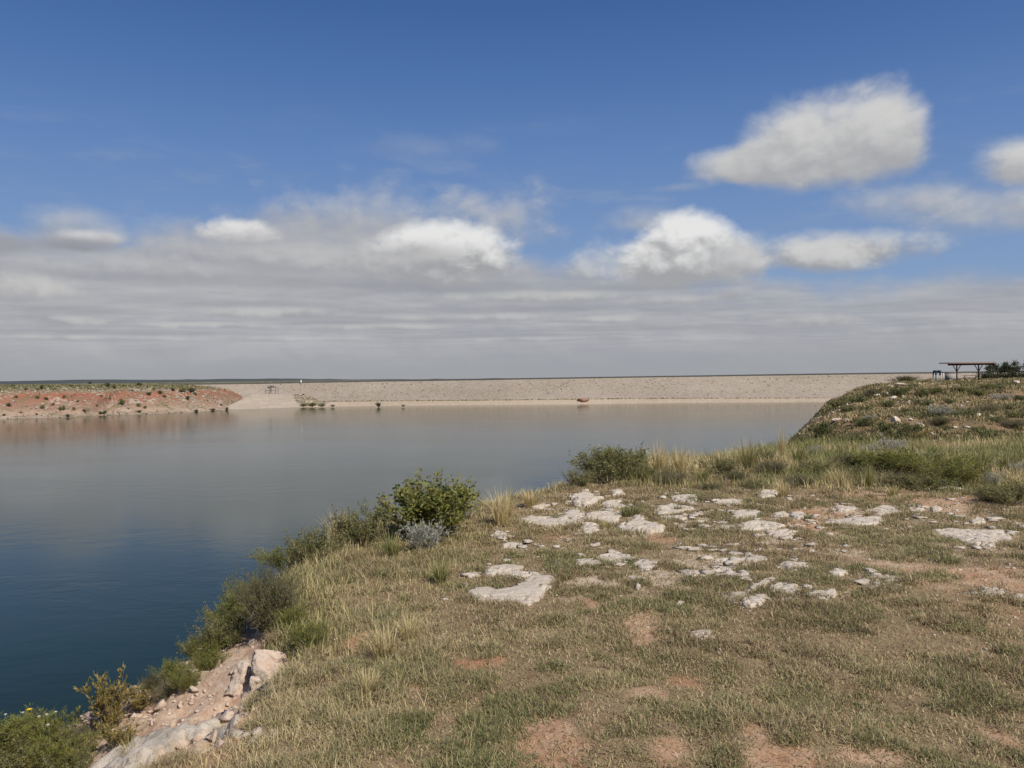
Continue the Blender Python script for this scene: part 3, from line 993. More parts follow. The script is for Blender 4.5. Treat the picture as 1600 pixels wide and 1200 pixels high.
SHR = {
    'leafy': [shrub_kind('leafy', 'green', leaf=0.066, aspect=0.6, tint=(0.35, 0.3), n_stems=48, height=1.0, spread=0.95, n_sub=17, sub_len=0.26, leaves_per=13, jitter=0.03, base_r=0.08, thick=0.014) for _ in range(1)],
    'olive': [shrub_kind('olive', 'olive', leaf=0.085, aspect=0.32, tint=(0.45, 0.3), upward=0.6, n_stems=36, height=1.0, spread=1.15, n_sub=11, sub_len=0.30, leaves_per=11, jitter=0.03, base_r=0.15, thick=0.012) for _ in range(3)],
    'twiggy': [shrub_kind('twiggy', 'olive', leaf=0.060, aspect=0.25, tint=(0.65, 0.3), upward=0.5, n_stems=95, height=1.0, spread=1.25, n_sub=16, sub_len=0.36, leaves_per=6, jitter=0.02, base_r=0.15, thick=0.013, curve=0.4) for _ in range(2)],
    'silver': [shrub_kind('silver', 'silver', leaf=0.075, aspect=0.24, tint=(0.3, 0.3), upward=0.8, follow=True, n_stems=32, height=1.0, spread=0.75, n_sub=9, sub_len=0.22, leaves_per=12, jitter=0.015, base_r=0.14, thick=0.010) for _ in range(2)],
    'feathery': [shrub_kind('feathery', 'green', leaf=0.10, aspect=0.14, tint=(0.35, 0.25), upward=1.0, follow=True, n_stems=46, height=1.0, spread=0.75, n_sub=11, sub_len=0.24, leaves_per=11, jitter=0.02, base_r=0.18, thick=0.008) for _ in range(2)],
    'golden': [shrub_kind('golden', 'gold', leaf=0.085, aspect=0.30, tint=(0.45, 0.35), upward=0.8, follow=True, n_stems=16, height=1.0, spread=0.40, n_sub=14, sub_len=0.16, leaves_per=8, jitter=0.015, base_r=0.10, thick=0.010) for _ in range(2)],
    'dense': [shrub_kind('dense', 'juniper', leaf=0.11, aspect=0.55, tint=(0.5, 0.3), upward=0.3, n_stems=24, height=1.0, spread=1.15, n_sub=9, sub_len=0.28, leaves_per=9, jitter=0.05, base_r=0.10, thick=0.016) for _ in range(2)],
    'scrub': [shrub_kind('scrub', 'olive', leaf=0.15, aspect=0.5, tint=(0.6, 0.35), upward=0.4, n_stems=20, height=1.0, spread=1.2, n_sub=8, sub_len=0.32, leaves_per=8, jitter=0.06, base_r=0.12, thick=0.014) for _ in range(3)],
}
SHR['dark'] = [shrub_kind('dark', 'olive', leaf=0.12, aspect=0.45, tint=(0.92, 0.2), upward=0.4, n_stems=24, height=1.0, spread=1.2, n_sub=9, sub_len=0.32, leaves_per=8, jitter=0.06, base_r=0.14, thick=0.014) for _ in range(2)]
TUFT = {
    'straw': [tuft_kind('straw_tuft', 'straw', 190, 0.16, 1.0, (0.03, 0.75), 0.016, (0.25, 0.2)) for _ in range(3)],
    'green': [tuft_kind('green_tuft', 'straw', 200, 0.16, 1.0, (0.03, 0.8), 0.020, (0.85, 0.2)) for _ in range(3)],
    'mixed': [tuft_kind('mixed_tuft', 'straw', 200, 0.20, 1.0, (0.05, 0.9), 0.018, (0.6, 0.3)) for _ in range(3)],
    'low': [tuft_kind('low_tuft', 'turf', 170, 0.32, 0.9, (0.2, 1.25), 0.030, (0.8, 0.2)) for _ in range(3)],
}


def shrub(name, kind, loc, height, width, label, cat, group=None, rz=None):
    v = SHR[kind]; tm, lm, zh, xw = v[random.randrange(len(v))]
    root = empty(name, loc, random.uniform(0, 6.28) if rz is None else rz)
    sx = 0.5 * width / xw; sz = height / zh
    root.scale = (sx, sx, sz)
    tag(root, label, cat, group)
    link('branches', tm, None, root)
    f = link('foliage', lm, None, root)
    f['kind'] = 'stuff'
    return root


def tuft(name, kind, loc, height, width, label, cat, group=None):
    v = TUFT[kind]; me = v[random.randrange(len(v))]
    w0 = {'straw': 1.05, 'green': 1.1, 'mixed': 1.3, 'low': 1.6}[kind]
    o = link(name, me, None, None, loc, random.uniform(0, 6.28), (width / w0, width / w0, height / 0.9))
    return tag(o, label, cat, group)


# ------------------------------------------------------------------ rocks
ROCKS = []         # world outlines, to keep the turf off


def outline_from(cx, cy, w, h, seed):
    r = np.random.default_rng(seed)
    k = int(r.integers(7, 12))
    a = np.sort(np.linspace(0, 2 * math.pi, k, endpoint=False) + r.normal(0, 0.22, k))
    rad = np.clip(1.02 + r.normal(0, 0.20, k), 0.55, 1.35)
    return [(cx + 0.5 * w * c * q, cy + 0.5 * h * s * q) for c, s, q in zip(np.cos(a), np.sin(a), rad)]


def slab(name, pix, thick, label, cat='rock', group=None, seed=0, tilt=0.0, mat='limestone', ragged=0.5, on_slope=False):
    "a weathered slab whose outline is given in photo pixels on the ground"
    W = []
    for px, py in pix:
        p = hit(px, py)
        W.append((p.x, p.y))
    W = np.array(W)
    ROCKS.append(W)
    c = W.mean(0); lo = W.min(0); hi = W.max(0); size = max(hi - lo)
    m = 0.05 + 0.06 * size
    nx = int(np.clip((hi[0] - lo[0] + 2 * m) / 0.013, 14, 90)); ny = int(np.clip((hi[1] - lo[1] + 2 * m) / 0.016, 14, 90))
    xs = np.linspace(lo[0] - m, hi[0] + m, nx); ys = np.linspace(lo[1] - m, hi[1] + m, ny)
    X, Y = np.meshgrid(xs, ys); x = X.ravel(); y = Y.ravel()
    k = 1.0 / max(size, 0.2)
    d = -poly_sd([tuple(q) for q in W], x, y)
    d = d + ragged * (0.16 * size * (fbm(x * 5 * k + seed, y * 7 * k, 5, 300 + seed, 0.6) - 0.5) + 0.03 * (fbm(x * 28, y * 28, 2, 310 + seed) - 0.5))
    ew = 0.008
    prof = sstep(-ew, ew * 0.8, d)
    terr = fbm(x * 3.2 * k + 3, y * 5.5 * k, 4, 320 + seed)
    terr = np.floor(terr * 8) / 8 * 0.8 + terr * 0.2
    crack = np.abs(fbm(x * 4 * k, y * 6 * k + 9, 4, 330 + seed) - 0.5)
    hgt = thick * (0.8 + 0.8 * (terr - 0.45)) - 1.3 * (thick + 0.02) * sstep(0.030, 0.006, crack) + 0.008 * (fbm(x * 22, y * 22, 3, 340 + seed) - 0.5)
    hgt = hgt * (0.55 + 0.45 * sstep(0.0, 0.03 + 0.03 * size, d))
    g0 = HG(x, y)
    gm = float(np.median(g0))
    g = (0.6 * g0 + 0.4 * gm) if hi[0] < 50 and size < 0.9 and not on_slope else np.clip(np.percentile(g0[d > 0], 75), g0, g0 + 0.045) if on_slope and (d > 0).any() else g0
    z = (np.where(prof > 0.5, g, g0) if on_slope else g) - 0.05 + prof * (0.05 + hgt + tilt * (x - c[0]) + 0.012)
    me = make_mesh(name, np.stack([x - c[0], y - c[1], z - gm], 1), [grid_faces(nx, ny)], smooth=True)
    q = d.reshape(ny, nx)
    # drop the skirt that lies wholly under the soil
    o = link(name, me, MAT[mat], None, (c[0], c[1], gm))
    return tag(o, label, cat, group)


def ico(sub):
    import bmesh
    bm = bmesh.new(); bmesh.ops.create_icosphere(bm, subdivisions=sub, radius=1.0)
    V = np.array([v.co[:] for v in bm.verts]); Fc = np.array([[v.index for v in f.verts] for f in bm.faces])
    bm.free(); return V, Fc


ICO = {k: ico(k) for k in (1, 2, 3, 4, 5)}


def boulder_mesh(name, seed, sub=4, cuts=9, rough=0.12, size=(1, 1, 1), planes=()):
    r = np.random.default_rng(seed)
    V, Fc = ICO[sub]; V = V.copy()
    for i in range(cuts):
        n = r.normal(size=3); n /= np.linalg.norm(n); dd = r.uniform(0.42, 0.80)
        s = V @ n; ex = np.maximum(s - dd, 0); V = V - n[None] * ex[:, None] * 0.97
    for n, dd in planes:
        n = np.array(n, float) / np.linalg.norm(n)
        ex = np.maximum(V @ n - dd, 0); V = V - n[None] * ex[:, None] * 0.97
    nn = V / (np.linalg.norm(V, axis=1)[:, None] + 1e-9)
    V = V + nn * (rough * (noise3(V, 2.2, 3, seed) - 0.5) * 2 + rough * 0.6 * (noise3(V, 9.0, 4, seed + 7) - 0.5) * 2)[:, None]
    rid = np.abs(noise3(V, 3.0, 3, seed + 13) - 0.5)
    V = V - nn * (0.10 * np.clip(1 - rid / 0.035, 0, 1))[:, None] * (1 if sub >= 4 else 0)
    return make_mesh(name, V * np.array(size), [Fc], smooth=False)


def shard_verts(V0, r):
    V = V0.copy()
    for i in range(8):
        n = r.normal(size=3); n /= np.linalg.norm(n)
        ex = np.maximum(V @ n - r.uniform(0.35, 0.7), 0); V = V - n[None] * ex[:, None]
    return V * 1.35


def stones(name, C, R, tint_mat, seed, label, sub=1, flat=0.6, kind='stuff', shards=False):
    "many small stones as one mesh"
    r = np.random.default_rng(seed)
    V0, F0 = ICO[sub]; n = len(C)
    if shards: V0 = shard_verts(V0, r)
    var = 1 + r.uniform(-0.45, 0.40, (n, len(V0)))
    S = r.uniform(0.6, 1.35, (n, 3)); S[:, 2] *= flat
    V = V0[None] * var[..., None] * S[:, None] * R[:, None, None]
    a = r.uniform(0, 6.28, n); ca, sa = np.cos(a)[:, None], np.sin(a)[:, None]
    x = V[..., 0] * ca - V[..., 1] * sa; y = V[..., 0] * sa + V[..., 1] * ca
    V = np.stack([x, y, V[..., 2]], -1) + C[:, None]
    Fc = (np.arange(n) * len(V0))[:, None, None] + F0[None]
    o = link(name, make_mesh(name, V.reshape(-1, 3), [Fc.reshape(-1, 3)]), MAT[tint_mat])
    return tag(o, label, None, None, kind)


# --- limestone showing through the turf, (centre x, centre y, width, height, thickness, label)
big_bite = [(756, 887), (790, 885), (824, 886), (812, 893), (825, 896), (851, 895), (849, 899), (868, 903), (867, 912), (854, 925), (841, 940), (828, 946), (780, 947), (752, 944), (740, 938), (736, 926), (750, 921), (762, 920), (775, 924), (795, 923), (809, 919), (818, 911), (815, 906), (792, 906), (777, 903), (762, 900), (756, 896)]
slab('limestone_slab', big_bite, 0.022, 'large pale limestone slab with a brown grassy bite in its middle', 'rock slab', None, 1, ragged=0.6)
right_slab = [(1453, 831), (1487, 828), (1530, 830), (1570, 833), (1582, 840), (1582, 846), (1552, 844), (1565, 852), (1548, 857), (1520, 853), (1495, 847), (1482, 840), (1462, 837)]
slab('limestone_slab', right_slab, 0.025, 'long pale limestone slab on bare soil by itself near the right edge', 'rock slab', None, 2, ragged=0.4)
low_ledge = [(160, 1200), (190, 1180), (231, 1167), (259, 1157), (300, 1146), (340, 1139), (369, 1133), (376, 1140), (335, 1149), (312, 1154), (285, 1163), (262, 1178), (250, 1200), (243, 1222), (150, 1222)]
slab('limestone_ledge', low_ledge, 0.055, 'white limestone ledge in the bottom corner at the foot of the talus', 'rock ledge', None, 3, ragged=0.7, on_slope=True)
diag = [(1150, 936), (1166, 922), (1188, 910), (1215, 902), (1215, 907), (1205, 913), (1190, 918), (1172, 932), (1160, 938)]
slab('limestone_slab', diag, 0.03, 'narrow pale slab running slantwise through the turf', 'rock slab', None, 4, ragged=0.4)

NEAR = [
    (912, 783, 44, 18, 0.42, 'blocky pale rock at the turf edge nearest the lake'),
    (966, 773, 15, 9, 0.40, 'small upright white stone standing alone behind the slabs'),
    (915, 771, 14, 7, 0.12, 'small white stone just behind the blocky rock'),
    (853, 815, 58, 20, 0.09, 'broad low pale slab beside the straw grass on the rim'),
    (893, 805, 30, 12, 0.09, 'pale slab between the broad low slab and the blocky rock'),
    (893, 818, 28, 10, 0.09, 'pale slab with a green tuft growing before it'),
    (940, 809, 50, 16, 0.12, 'stepped pale slab in front of the blocky rock'),
    (957, 790, 36, 13, 0.12, 'smooth pale slab sloping below the upright white stone'),
    (921, 828, 20, 16, 0.22, 'narrow stone at the front of the rock cluster'),
    (1000, 828, 52, 13, 0.42, 'thick fronted limestone block with a shaded straight edge'),
    (997, 812, 18, 13, 0.12, 'small rock touching the back of the thick fronted block'),
    (1047, 797, 40, 15, 0.10, 'flat white slab beside a bright green tuft'),
    (1051, 811, 40, 7, 0.07, 'thin pale strip of rock in front of the flat white slab'),
    (1070, 780, 34, 11, 0.14, 'pale humped rock in front of the green bank'),
    (1062, 824, 16, 7, 0.08, 'little pale stone right of the thick fronted block'),
    (842, 793, 28, 8, 0.07, 'thin pale rock half hidden in grass at the rim'),
    (1202, 773, 24, 12, 0.15, 'cluster stone of broken white rock below the straw tuft'),
    (1137, 786, 36, 9, 0.06, 'worn pale rock flush with gravelly ground'),
    (1160, 806, 42, 15, 0.08, 'wide flaky pale rock amid gravel'),
    (1219, 806, 20, 8, 0.08, 'small pale rock left of a squarish white one'),
    (1246, 807, 21, 15, 0.14, 'squarish white rock beside an olive tuft'),
    (1185, 823, 56, 16, 0.08, 'long layered pale slab in the middle of the stony strip'),
    (1134, 826, 26, 7, 0.06, 'slim pale rock at the tip of the layered slab'),
    (1224, 835, 38, 12, 0.08, 'wedge shaped pale slab in front of the squarish white rock'),
    (921, 882, 36, 12, 0.10, 'flat pale rock at the left of a pair in open turf'),
    (957, 875, 38, 16, 0.11, 'layered pale rock at the right of a pair in open turf'),
    (1011, 885, 34, 13, 0.09, 'pale rounded rock with soil banked on its side'),
    (1168, 876, 70, 9, 0.06, 'very long thin pale slab behind the slantwise one'),
    (1129, 893, 22, 8, 0.07, 'small pale rock above a thin strip of stone'),
    (1084, 900, 18, 12, 0.11, 'small knobbly grey white rock'),
    (1149, 901, 36, 7, 0.05, 'thin strip of pale stone level with the turf'),
    (1241, 886, 30, 10, 0.08, 'flat pale rock right of the very long thin slab'),
    (1228, 922, 44, 17, 0.07, 'broad flat slab at the end of the slantwise one'),
    (1177, 942, 32, 14, 0.09, 'grey white pitted rock below the slantwise slab'),
    (997, 920, 8, 6, 0.30, 'tiny upright white stone in open turf'),
    (994, 906, 22, 5, 0.04, 'pale sliver of stone in a reddish bare patch'),
    (1062, 946, 10, 6, 0.05, 'tiny white chip alone in the turf'),
    (1319, 796, 26, 9, 0.08, 'oval white rock below the green bank'),
    (1380, 799, 40, 12, 0.08, 'ragged white rock in bare gravel'),
    (1432, 798, 22, 8, 0.07, 'small oval white rock right of the ragged one'),
    (1463, 796, 13, 8, 0.08, 'small square white stone right of the small oval one'),
    (1340, 816, 64, 14, 0.06, 'wide pale slab breaking up into gravel'),
    (1527, 815, 15, 9, 0.08, 'small pale stone behind the long slab near the right edge'),
    (1312, 896, 22, 12, 0.09, 'small grey white rock in thick turf'),
    (1381, 905, 34, 10, 0.08, 'flat white rock above a rounder one'),
    (1370, 916, 21, 12, 0.10, 'rounder white rock right below a flat white one'),
    (1477, 763, 40, 5, 0.05, 'thin white strip of rock under the large green bush'),
    (1475, 755, 8, 7, 0.08, 'tiny white stone in the dark shade of the large green bush'),
    (1552, 928, 34, 9, 0.06, 'flat pale rock in stony soil at the right edge'),
    (1596, 936, 26, 12, 0.07, 'pale rock cut off by the right edge'),
    (1095, 996, 31, 14, 0.07, 'flat grey stone lying alone in the foreground turf'),
    (782, 838, 17, 10, 0.10, 'small white rock in grass behind the large bitten slab'),
    (799, 854, 33, 9, 0.06, 'low pale rock with a green tuft beside it'),
    (728, 916, 9, 5, 0.04, 'white chip beside the large bitten slab'),
    (384, 1150, 34, 12, 0.07, 'pale flake of rock above the ledge at the foot of the talus'),
    (1285, 930, 36, 12, 0.06, 'pale slab beyond the broad flat one at the end of the slantwise slab'),
]
for i, (cx, cy, w, h, th, lab) in enumerate(NEAR):
    slab('limestone_rock', outline_from(cx, cy, w * 1.28, h * 0.98 + 1, 500 + i), 0.008 + th * 0.15, lab, 'rock', 'limestone rocks showing through the turf', 10 + i, ragged=1.25)

# --- the big broken rock on the lip of the drop and its companions
p = hit(419, 1078)
bm_ = boulder_mesh('boulder', 12, 5, 3, 0.13, (0.28, 0.30, 0.32), [((0.15, -0.42, 0.9), 0.50), ((-0.25, -0.93, 0.28), 0.50), ((-0.95, -0.15, 0.2), 0.52), ((0.85, -0.5, 0.1), 0.60), ((0.45, -0.2, 0.87), 0.55), ((-0.6, -0.65, 0.5), 0.58)])
b1 = link('boulder', bm_, MAT['boulder'], None, (p.x, p.y + 0.08, p.z + 0.02), 0.12)
tag(b1, 'big pink white boulder on the lip of the drop with a dark cleft', 'boulder')
p = hit(380, 1066)
b2 = link('boulder', boulder_mesh('boulder', 31, 5, 4, 0.16, (0.15, 0.19, 0.19), [((-0.5, -0.6, 0.6), 0.5), ((0.3, -0.9, 0.2), 0.5), ((-0.95, 0.1, 0.3), 0.55), ((0.0, 0.0, 1.0), 0.62)]), MAT['boulder'], None, (p.x, p.y + 0.05, p.z + 0.02), 0.2)
tag(b2, 'smaller tan boulder leaning on the lake side of the big one', 'boulder')
p = hit(392, 1098)
b3 = link('boulder', boulder_mesh('boulder', 44, 4, 18, 0.15, (0.09, 0.08, 0.075)), MAT['boulder'], None, (p.x, p.y, p.z + 0.0), 2.2)
tag(b3, 'small tan boulder just below the big one on the talus', 'boulder')

# --- loose rubble on the talus and grit in the turf
n = 12000
x = rng.uniform(-5.2, -1.0, n); y = rng.uniform(3.0, 9.0, n)
d = rim_d(x, y)
k = (d > 0.05) & (d < 2.6) & (rng.uniform(0, 1, n) < 0.35 + 0.8 * (fbm(x * 2, y * 2, 3, 7)))
x, y = x[k], y[k]
R = 0.005 + 0.017 * rng.uniform(0, 1, len(x)) ** 3
stones('talus_rubble', np.stack([x, y, HG(x, y) + R * 0.2], 1), R, 'boulder', 3, 'pinkish loose stones lying on the talus slope', 1, 0.6)
n = 900
x = rng.uniform(-4.5, -1.0, n); y = rng.uniform(3.0, 7.5, n)
d = rim_d(x, y)
k = (d > 0.03) & (d < 1.25) & (rng.uniform(0, 1, n) < 0.2 + 1.0 * sstep(0.45, 0.65, fbm(x * 1.6, y * 1.6, 3, 8)))
x, y = x[k], y[k]
R = rng.uniform(0.018, 0.055, len(x)); R[:14] *= 1.7
for q in range(4):
    m_ = slice(q, None, 4)
    stones('talus_shards', np.stack([x, y, HG(x, y) + R * 0.1], 1)[m_], R[m_], 'boulder', 20 + q, 'angular pink and tan rock shards sticking out of the talus', 2, 0.7, shards=True)
n = 30000
y = 2.8 + 15.5 * rng.uniform(0, 1, n) ** 0.8; x = rng.uniform(-0.2, 1.0, n) * (0.70 * y + 0.8)
g = grit_at(x, y) * 0.9 + 0.30 * (1 - cover(x, y))
k = (rng.uniform(0, 1, n) < np.clip(g, 0, 1) * 0.75) & (rim_d(x, y) < -0.1)
x, y = x[k], y[k]
R = (0.0035 + 0.013 * rng.uniform(0, 1, len(x)) ** 6) * (0.7 + 0.05 * y)
stones('gravel', np.stack([x, y, HG(x, y) + R * 0.2], 1), R, 'limestone', 4, 'pale grit and pebbles scattered on the bare soil', 1, 0.7)

# --- flat broken flakes of limestone between the slabs
n = 7000
y = 7.0 + 12.0 * rng.uniform(0, 1, n) ** 0.9; x = rng.uniform(-0.1, 1.0, n) * (0.70 * y + 0.5)
g = grit_at(x, y) * sstep(0.40, 0.62, fbm(x * 1.3, y * 1.3, 3, 75))
k = (rng.uniform(0, 1, n) < g * 1.4) & (rim_d(x, y) < -0.15)
x, y = x[k], y[k]
LONE = [i + 4 for i, r_ in enumerate(NEAR) if any(t in r_[5] for t in ('alone', 'tiny', 'open turf', 'chip', 'thick turf', 'sliver'))]
for i_, W in enumerate(ROCKS):
    if i_ in LONE: continue
    c_ = W.mean(0); e_ = np.maximum(np.ptp(W, axis=0), 0.08)
    q = 22
    a_ = rng.uniform(0, 6.28, q); r_ = rng.uniform(0.42, 0.85, q)
    x = np.concatenate([x, c_[0] + np.cos(a_) * e_[0] * r_]); y = np.concatenate([y, c_[1] + np.sin(a_) * e_[1] * r_])
k = rim_d(x, y) < -0.1
x, y = x[k], y[k]
R = 0.012 + 0.075 * rng.uniform(0, 1, len(x)) ** 3.5
stones('limestone_flakes', np.stack([x, y, HG(x, y) + R * 0.08], 1), R, 'limestone', 5, 'flat broken flakes of pale limestone between the slabs', 2, 0.22, shards=True)


# ------------------------------------------------------------------ turf and tall grass
def off_rocks(x, y, m=0.0):
    ok = np.ones(len(x), bool)
    for W in ROCKS:
        lo = W.min(0) - 0.1; hi = W.max(0) + 0.1
        k = np.where((x > lo[0]) & (x < hi[0]) & (y > lo[1]) & (y < hi[1]))[0]
        if len(k):
            inside = poly_sd([tuple(q) for q in W], x[k], y[k]) < m
            ok[k[inside]] = False
    return ok


def scatter(n, y0, y1, power, left=-1.0, right=1.0, margin=1.0):
    y = y0 * (y1 / y0) ** (rng.uniform(0, 1, n) ** power)
    x = rng.uniform(left, right, n) * (0.66 * y + margin)
    return x, y


def build_turf():
    n = 170000
    x, y = scatter(n, 2.7, 21.0, 0.85)
    tz = rim_d(x, y)
    c = cover(x, y)
    clump = 0.6 * fbm(x * 5.5, y * 4.5, 2, 401) + 0.4 * fbm(x * 1.7, y * 1.7, 2, 405)
    k = rng.uniform(0, 1, n) < np.clip(c * 1.1 - 0.08, 0.04, 1) * (0.14 + 1.4 * sstep(0.42, 0.60, clump))
    k &= (tz < 0.25 + 0.5 * sstep(6.5, 8, y))
    k &= off_rocks(x, y, -0.03)
    x, y, c, clump = x[k], y[k], c[k], clump[k]
    print('tufts', len(x))
    per = 10
    N = len(x) * per
    X = np.repeat(x, per); Y = np.repeat(y, per)
    sc = 0.75 + 0.055 * Y
    X = X + rng.normal(0, 0.020, N) * sc; Y2 = Y + rng.normal(0, 0.020, N) * sc
    Z = HG(X, Y2) - 0.004
    az = rng.uniform(0, 2 * np.pi, N)
    lean = np.clip(rng.normal(1.1, 0.40, N), 0.05, 1.6)
    lush = sstep(0.8, -2.0, x) * 0.8 + 0.35 * sstep(0.45, 0.75, fbm(x * 0.5, y * 0.5, 3, 402))
    L = (0.026 + 0.026 * rng.uniform(0, 1, N) + 0.03 * np.repeat(lush, per) * rng.uniform(0, 1, N)) * (0.8 + 0.045 * Y) * np.repeat(0.65 + 1.1 * sstep(0.42, 0.62, clump), per)
    W = (0.0022 + 0.00052 * Y) * rng.uniform(0.7, 1.3, N)
    tt = 0.50 + 0.8 * (fbm(x * 0.7 + 31, y * 0.7, 4, 403) - 0.5) + 0.5 * (fbm(x * 4.0, y * 4.0, 2, 404) - 0.5)
    tint = np.clip(np.repeat(tt + rng.normal(0, 0.15, len(x)), per) + rng.normal(0, 0.20, N), 0.14, 1)
    brown = np.repeat(np.clip(0.20 + 0.9 * (fbm(x * 1.1 + 50, y * 1.1, 3, 406) - 0.5) + 0.12 * sstep(-0.5, 2.5, x), 0.02, 0.7), per)
    tint = np.where(rng.uniform(0, 1, N) < brown, rng.uniform(0.0, 0.12, N), tint)
    me = blade_mesh('turf_grass', np.stack([X, Y2, Z], 1), az, lean, L, W, tint)
    tag(link('turf_grass', me, MAT['turf']), 'short dry olive and tan grass covering the headland', None, None, 'stuff')


build_turf()


def build_stalks():
    n = 46000
    x, y = scatter(n, 2.9, 15.0, 0.9, -1.0, 0.35)
    px, py = visible_px(x, y, plat0(x, y))
    dens = sstep(860, 620, px) * (0.25 + 0.9 * sstep(0.45, 0.68, fbm(x * 1.2, y * 1.2, 3, 411)))
    k = (rng.uniform(0, 1, n) < dens) & (rim_d(x, y) < 0.35 * sstep(6, 8, y)) & off_rocks(x, y, 0.02)
    x, y = x[k], y[k]; n = len(x)
    L = rng.uniform(0.05, 0.15, n) * (0.8 + 0.03 * y); L = L * (1 + 1.1 * sstep(0.54, 0.70, fbm(x * 1.6 + 4, y * 1.6, 3, 413))); L[rng.uniform(0, 1, n) < 0.05] *= 1.8
    me = blade_mesh('dry_stalks', np.stack([x, y, HG(x, y)], 1), rng.uniform(0, 6.28, n), np.clip(rng.normal(0.95, 0.40, n), 0.02, 1.5), L, (0.0014 + 0.00034 * y) * rng.uniform(0.7, 1.2, n), np.clip(rng.normal(0.42, 0.24, n) + 1.1 * (fbm(x, y, 3, 412) - 0.45), 0, 1))
    tag(link('dry_stalks', me, MAT['straw']), 'thin straw coloured stalks standing above the turf', None, None, 'stuff')
    # tall grass along the rim and on the bank at the back
    n = 170000
    x, y = scatter(n, 4.6, 24.0, 0.8, -0.55, 1.05, 0.6)
    d = rim_d(x, y)
    px, py = visible_px(x, y, plat0(x, y))
    back = sstep(778, 742, py + 26 * (fbm(x * 0.7, y * 0.7, 3, 421) - 0.5)) * sstep(930, 1010, px)
    edge = sstep(-0.55, -0.1, d) * sstep(-0.2, 0.15, 0.05 + 0.35 * sstep(6.3, 7.5, y) - d) * sstep(4.9, 6.0, y)
    dens = np.maximum(back * (0.25 + 0.9 * sstep(0.35, 0.6, fbm(x * 1.1, y * 1.1, 3, 422))), edge * 0.8)
    k = (rng.uniform(0, 1, n) < dens) & (d < 0.9)
    x, y, back = x[k], y[k], back[k]; n = len(x)
    t = np.clip(0.44 + 2.2 * (fbm(x * 0.55 + 9, y * 0.55, 3, 423) - 0.45) + 0.20 * sstep(4, 8, x) + rng.normal(0, 0.28, n), 0, 1)
    L = rng.uniform(0.10, 0.34, n) * (0.45 + 0.7 * fbm(x * 0.9, y * 0.9, 3, 424))
    L = L * (0.8 + 0.5 * back)
    me = blade_mesh('tall_grass', np.stack([x, y, HG(x, y) - 0.01], 1), rng.uniform(0, 6.28, n), np.clip(rng.normal(0.5, 0.28, n), 0.02, 1.3), L, (0.004 + 0.0005 * y) * rng.uniform(0.6, 1.2, n), t)
    tag(link('tall_grass', me, MAT['straw']), 'tall green and straw grass along the rim and the bank behind the stones', None, None, 'stuff')
    print('tall', n)


    # dead bits lying flat on the soil
    n = 110000
    x, y = scatter(n, 2.7, 14.0, 0.85, -0.6, 1.0)
    k = (rim_d(x, y) < -0.05) & off_rocks(x, y, -0.01) & (rng.uniform(0, 1, n) < 0.35 + 0.65 * cover(x, y))
    x, y = x[k], y[k]; n = len(x)
    me = blade_mesh('grass_litter', np.stack([x, y, HG(x, y) + 0.004], 1), rng.uniform(0, 6.28, n), rng.uniform(1.25, 1.5, n), rng.uniform(0.02, 0.06, n) * (0.8 + 0.04 * y), (0.0024 + 0.0005 * y) * rng.uniform(0.7, 1.3, n), np.clip(rng.normal(0.18, 0.20, n), 0, 1))
    tag(link('grass_litter', me, MAT['turf']), 'dead grass bits lying on the soil between the turf', None, None, 'stuff')


build_stalks()


# ------------------------------------------------------------------ plants near the camera
def base_at(px, py):
    "ground under a photo pixel; a pixel just past the edge slides back onto the land"
    p = hit(px, py)
    while (p is None or p.y > 40 or p.z < 14) and py < 1300:
        py += 3
        p = hit(px, py)
    return p


def near_shrub(name, kind, px, py, w, h, label, cat, group=None, sink=0.02, back=0.0):
    p = base_at(px, py)
    if back: p = Vector((p.x * (1 + back), p.y * (1 + back), 0)); p.z = float(HG(p.x, p.y))
    m = p.y / F
    return shrub(name, kind, (p.x, p.y, p.z - sink), h * m, w * m, label, cat, group)


def near_tuft(name, kind, px, py, w, h, label, cat='grass tuft', group=None):
    p = base_at(px, py); m = p.y / F
    return tuft(name, kind, (p.x, p.y, p.z - 0.01), h * m, w * m, label, cat, group)


near_shrub('leafy_bush', 'leafy', 682, 838, 150, 106, 'bright green leafy bush standing alone on the rim against the lake', 'bush')
near_shrub('sagebrush', 'silver', 662, 862, 70, 64, 'silver grey sagebrush at the foot of the leafy green bush', 'bush')
near_shrub('sagebrush', 'silver', 720, 812, 46, 40, 'thin silver sprig at the lake side behind the leafy bush', 'bush')
near_shrub('twiggy_bush', 'twiggy', 418, 985, 118, 124, 'half dead grey twiggy bush leaning over the drop', 'bush')
near_shrub('green_shrub', 'feathery', 482, 1012, 66, 50, 'low grey green shrub right above the big boulder', 'shrub')
near_shrub('green_shrub', 'feathery', 458, 985, 52, 46, 'small bright green shrub between the twiggy bush and the boulder', 'shrub')
near_shrub('green_shrub', 'feathery', 452, 890, 84, 44, 'flat green shrub behind the twiggy bush', 'shrub')
near_shrub('green_shrub', 'olive', 494, 876, 86, 62, 'olive shrub at the head of the drop', 'shrub')
near_shrub('olive_shrub', 'olive', 565, 852, 100, 70, 'grey olive shrub left of the leafy green bush', 'shrub')
near_tuft('straw_tuft', 'straw', 528, 852, 70, 62, 'tall thin pale grass rising left of the grey olive shrub')
near_tuft('green_tuft', 'green', 612, 872, 60, 46, 'yellow green grass tuft in front of the silver sagebrush')
near_tuft('straw_tuft', 'straw', 785, 822, 74, 68, 'tall straw coloured tuft right of the leafy green bush')
near_tuft('straw_tuft', 'straw', 830, 792, 60, 36, 'short straw tuft on the rim beside the broad low slab')
near_tuft('straw_tuft', 'straw', 600, 1030, 96, 66, 'large straw coloured tuft in the middle of the near turf')
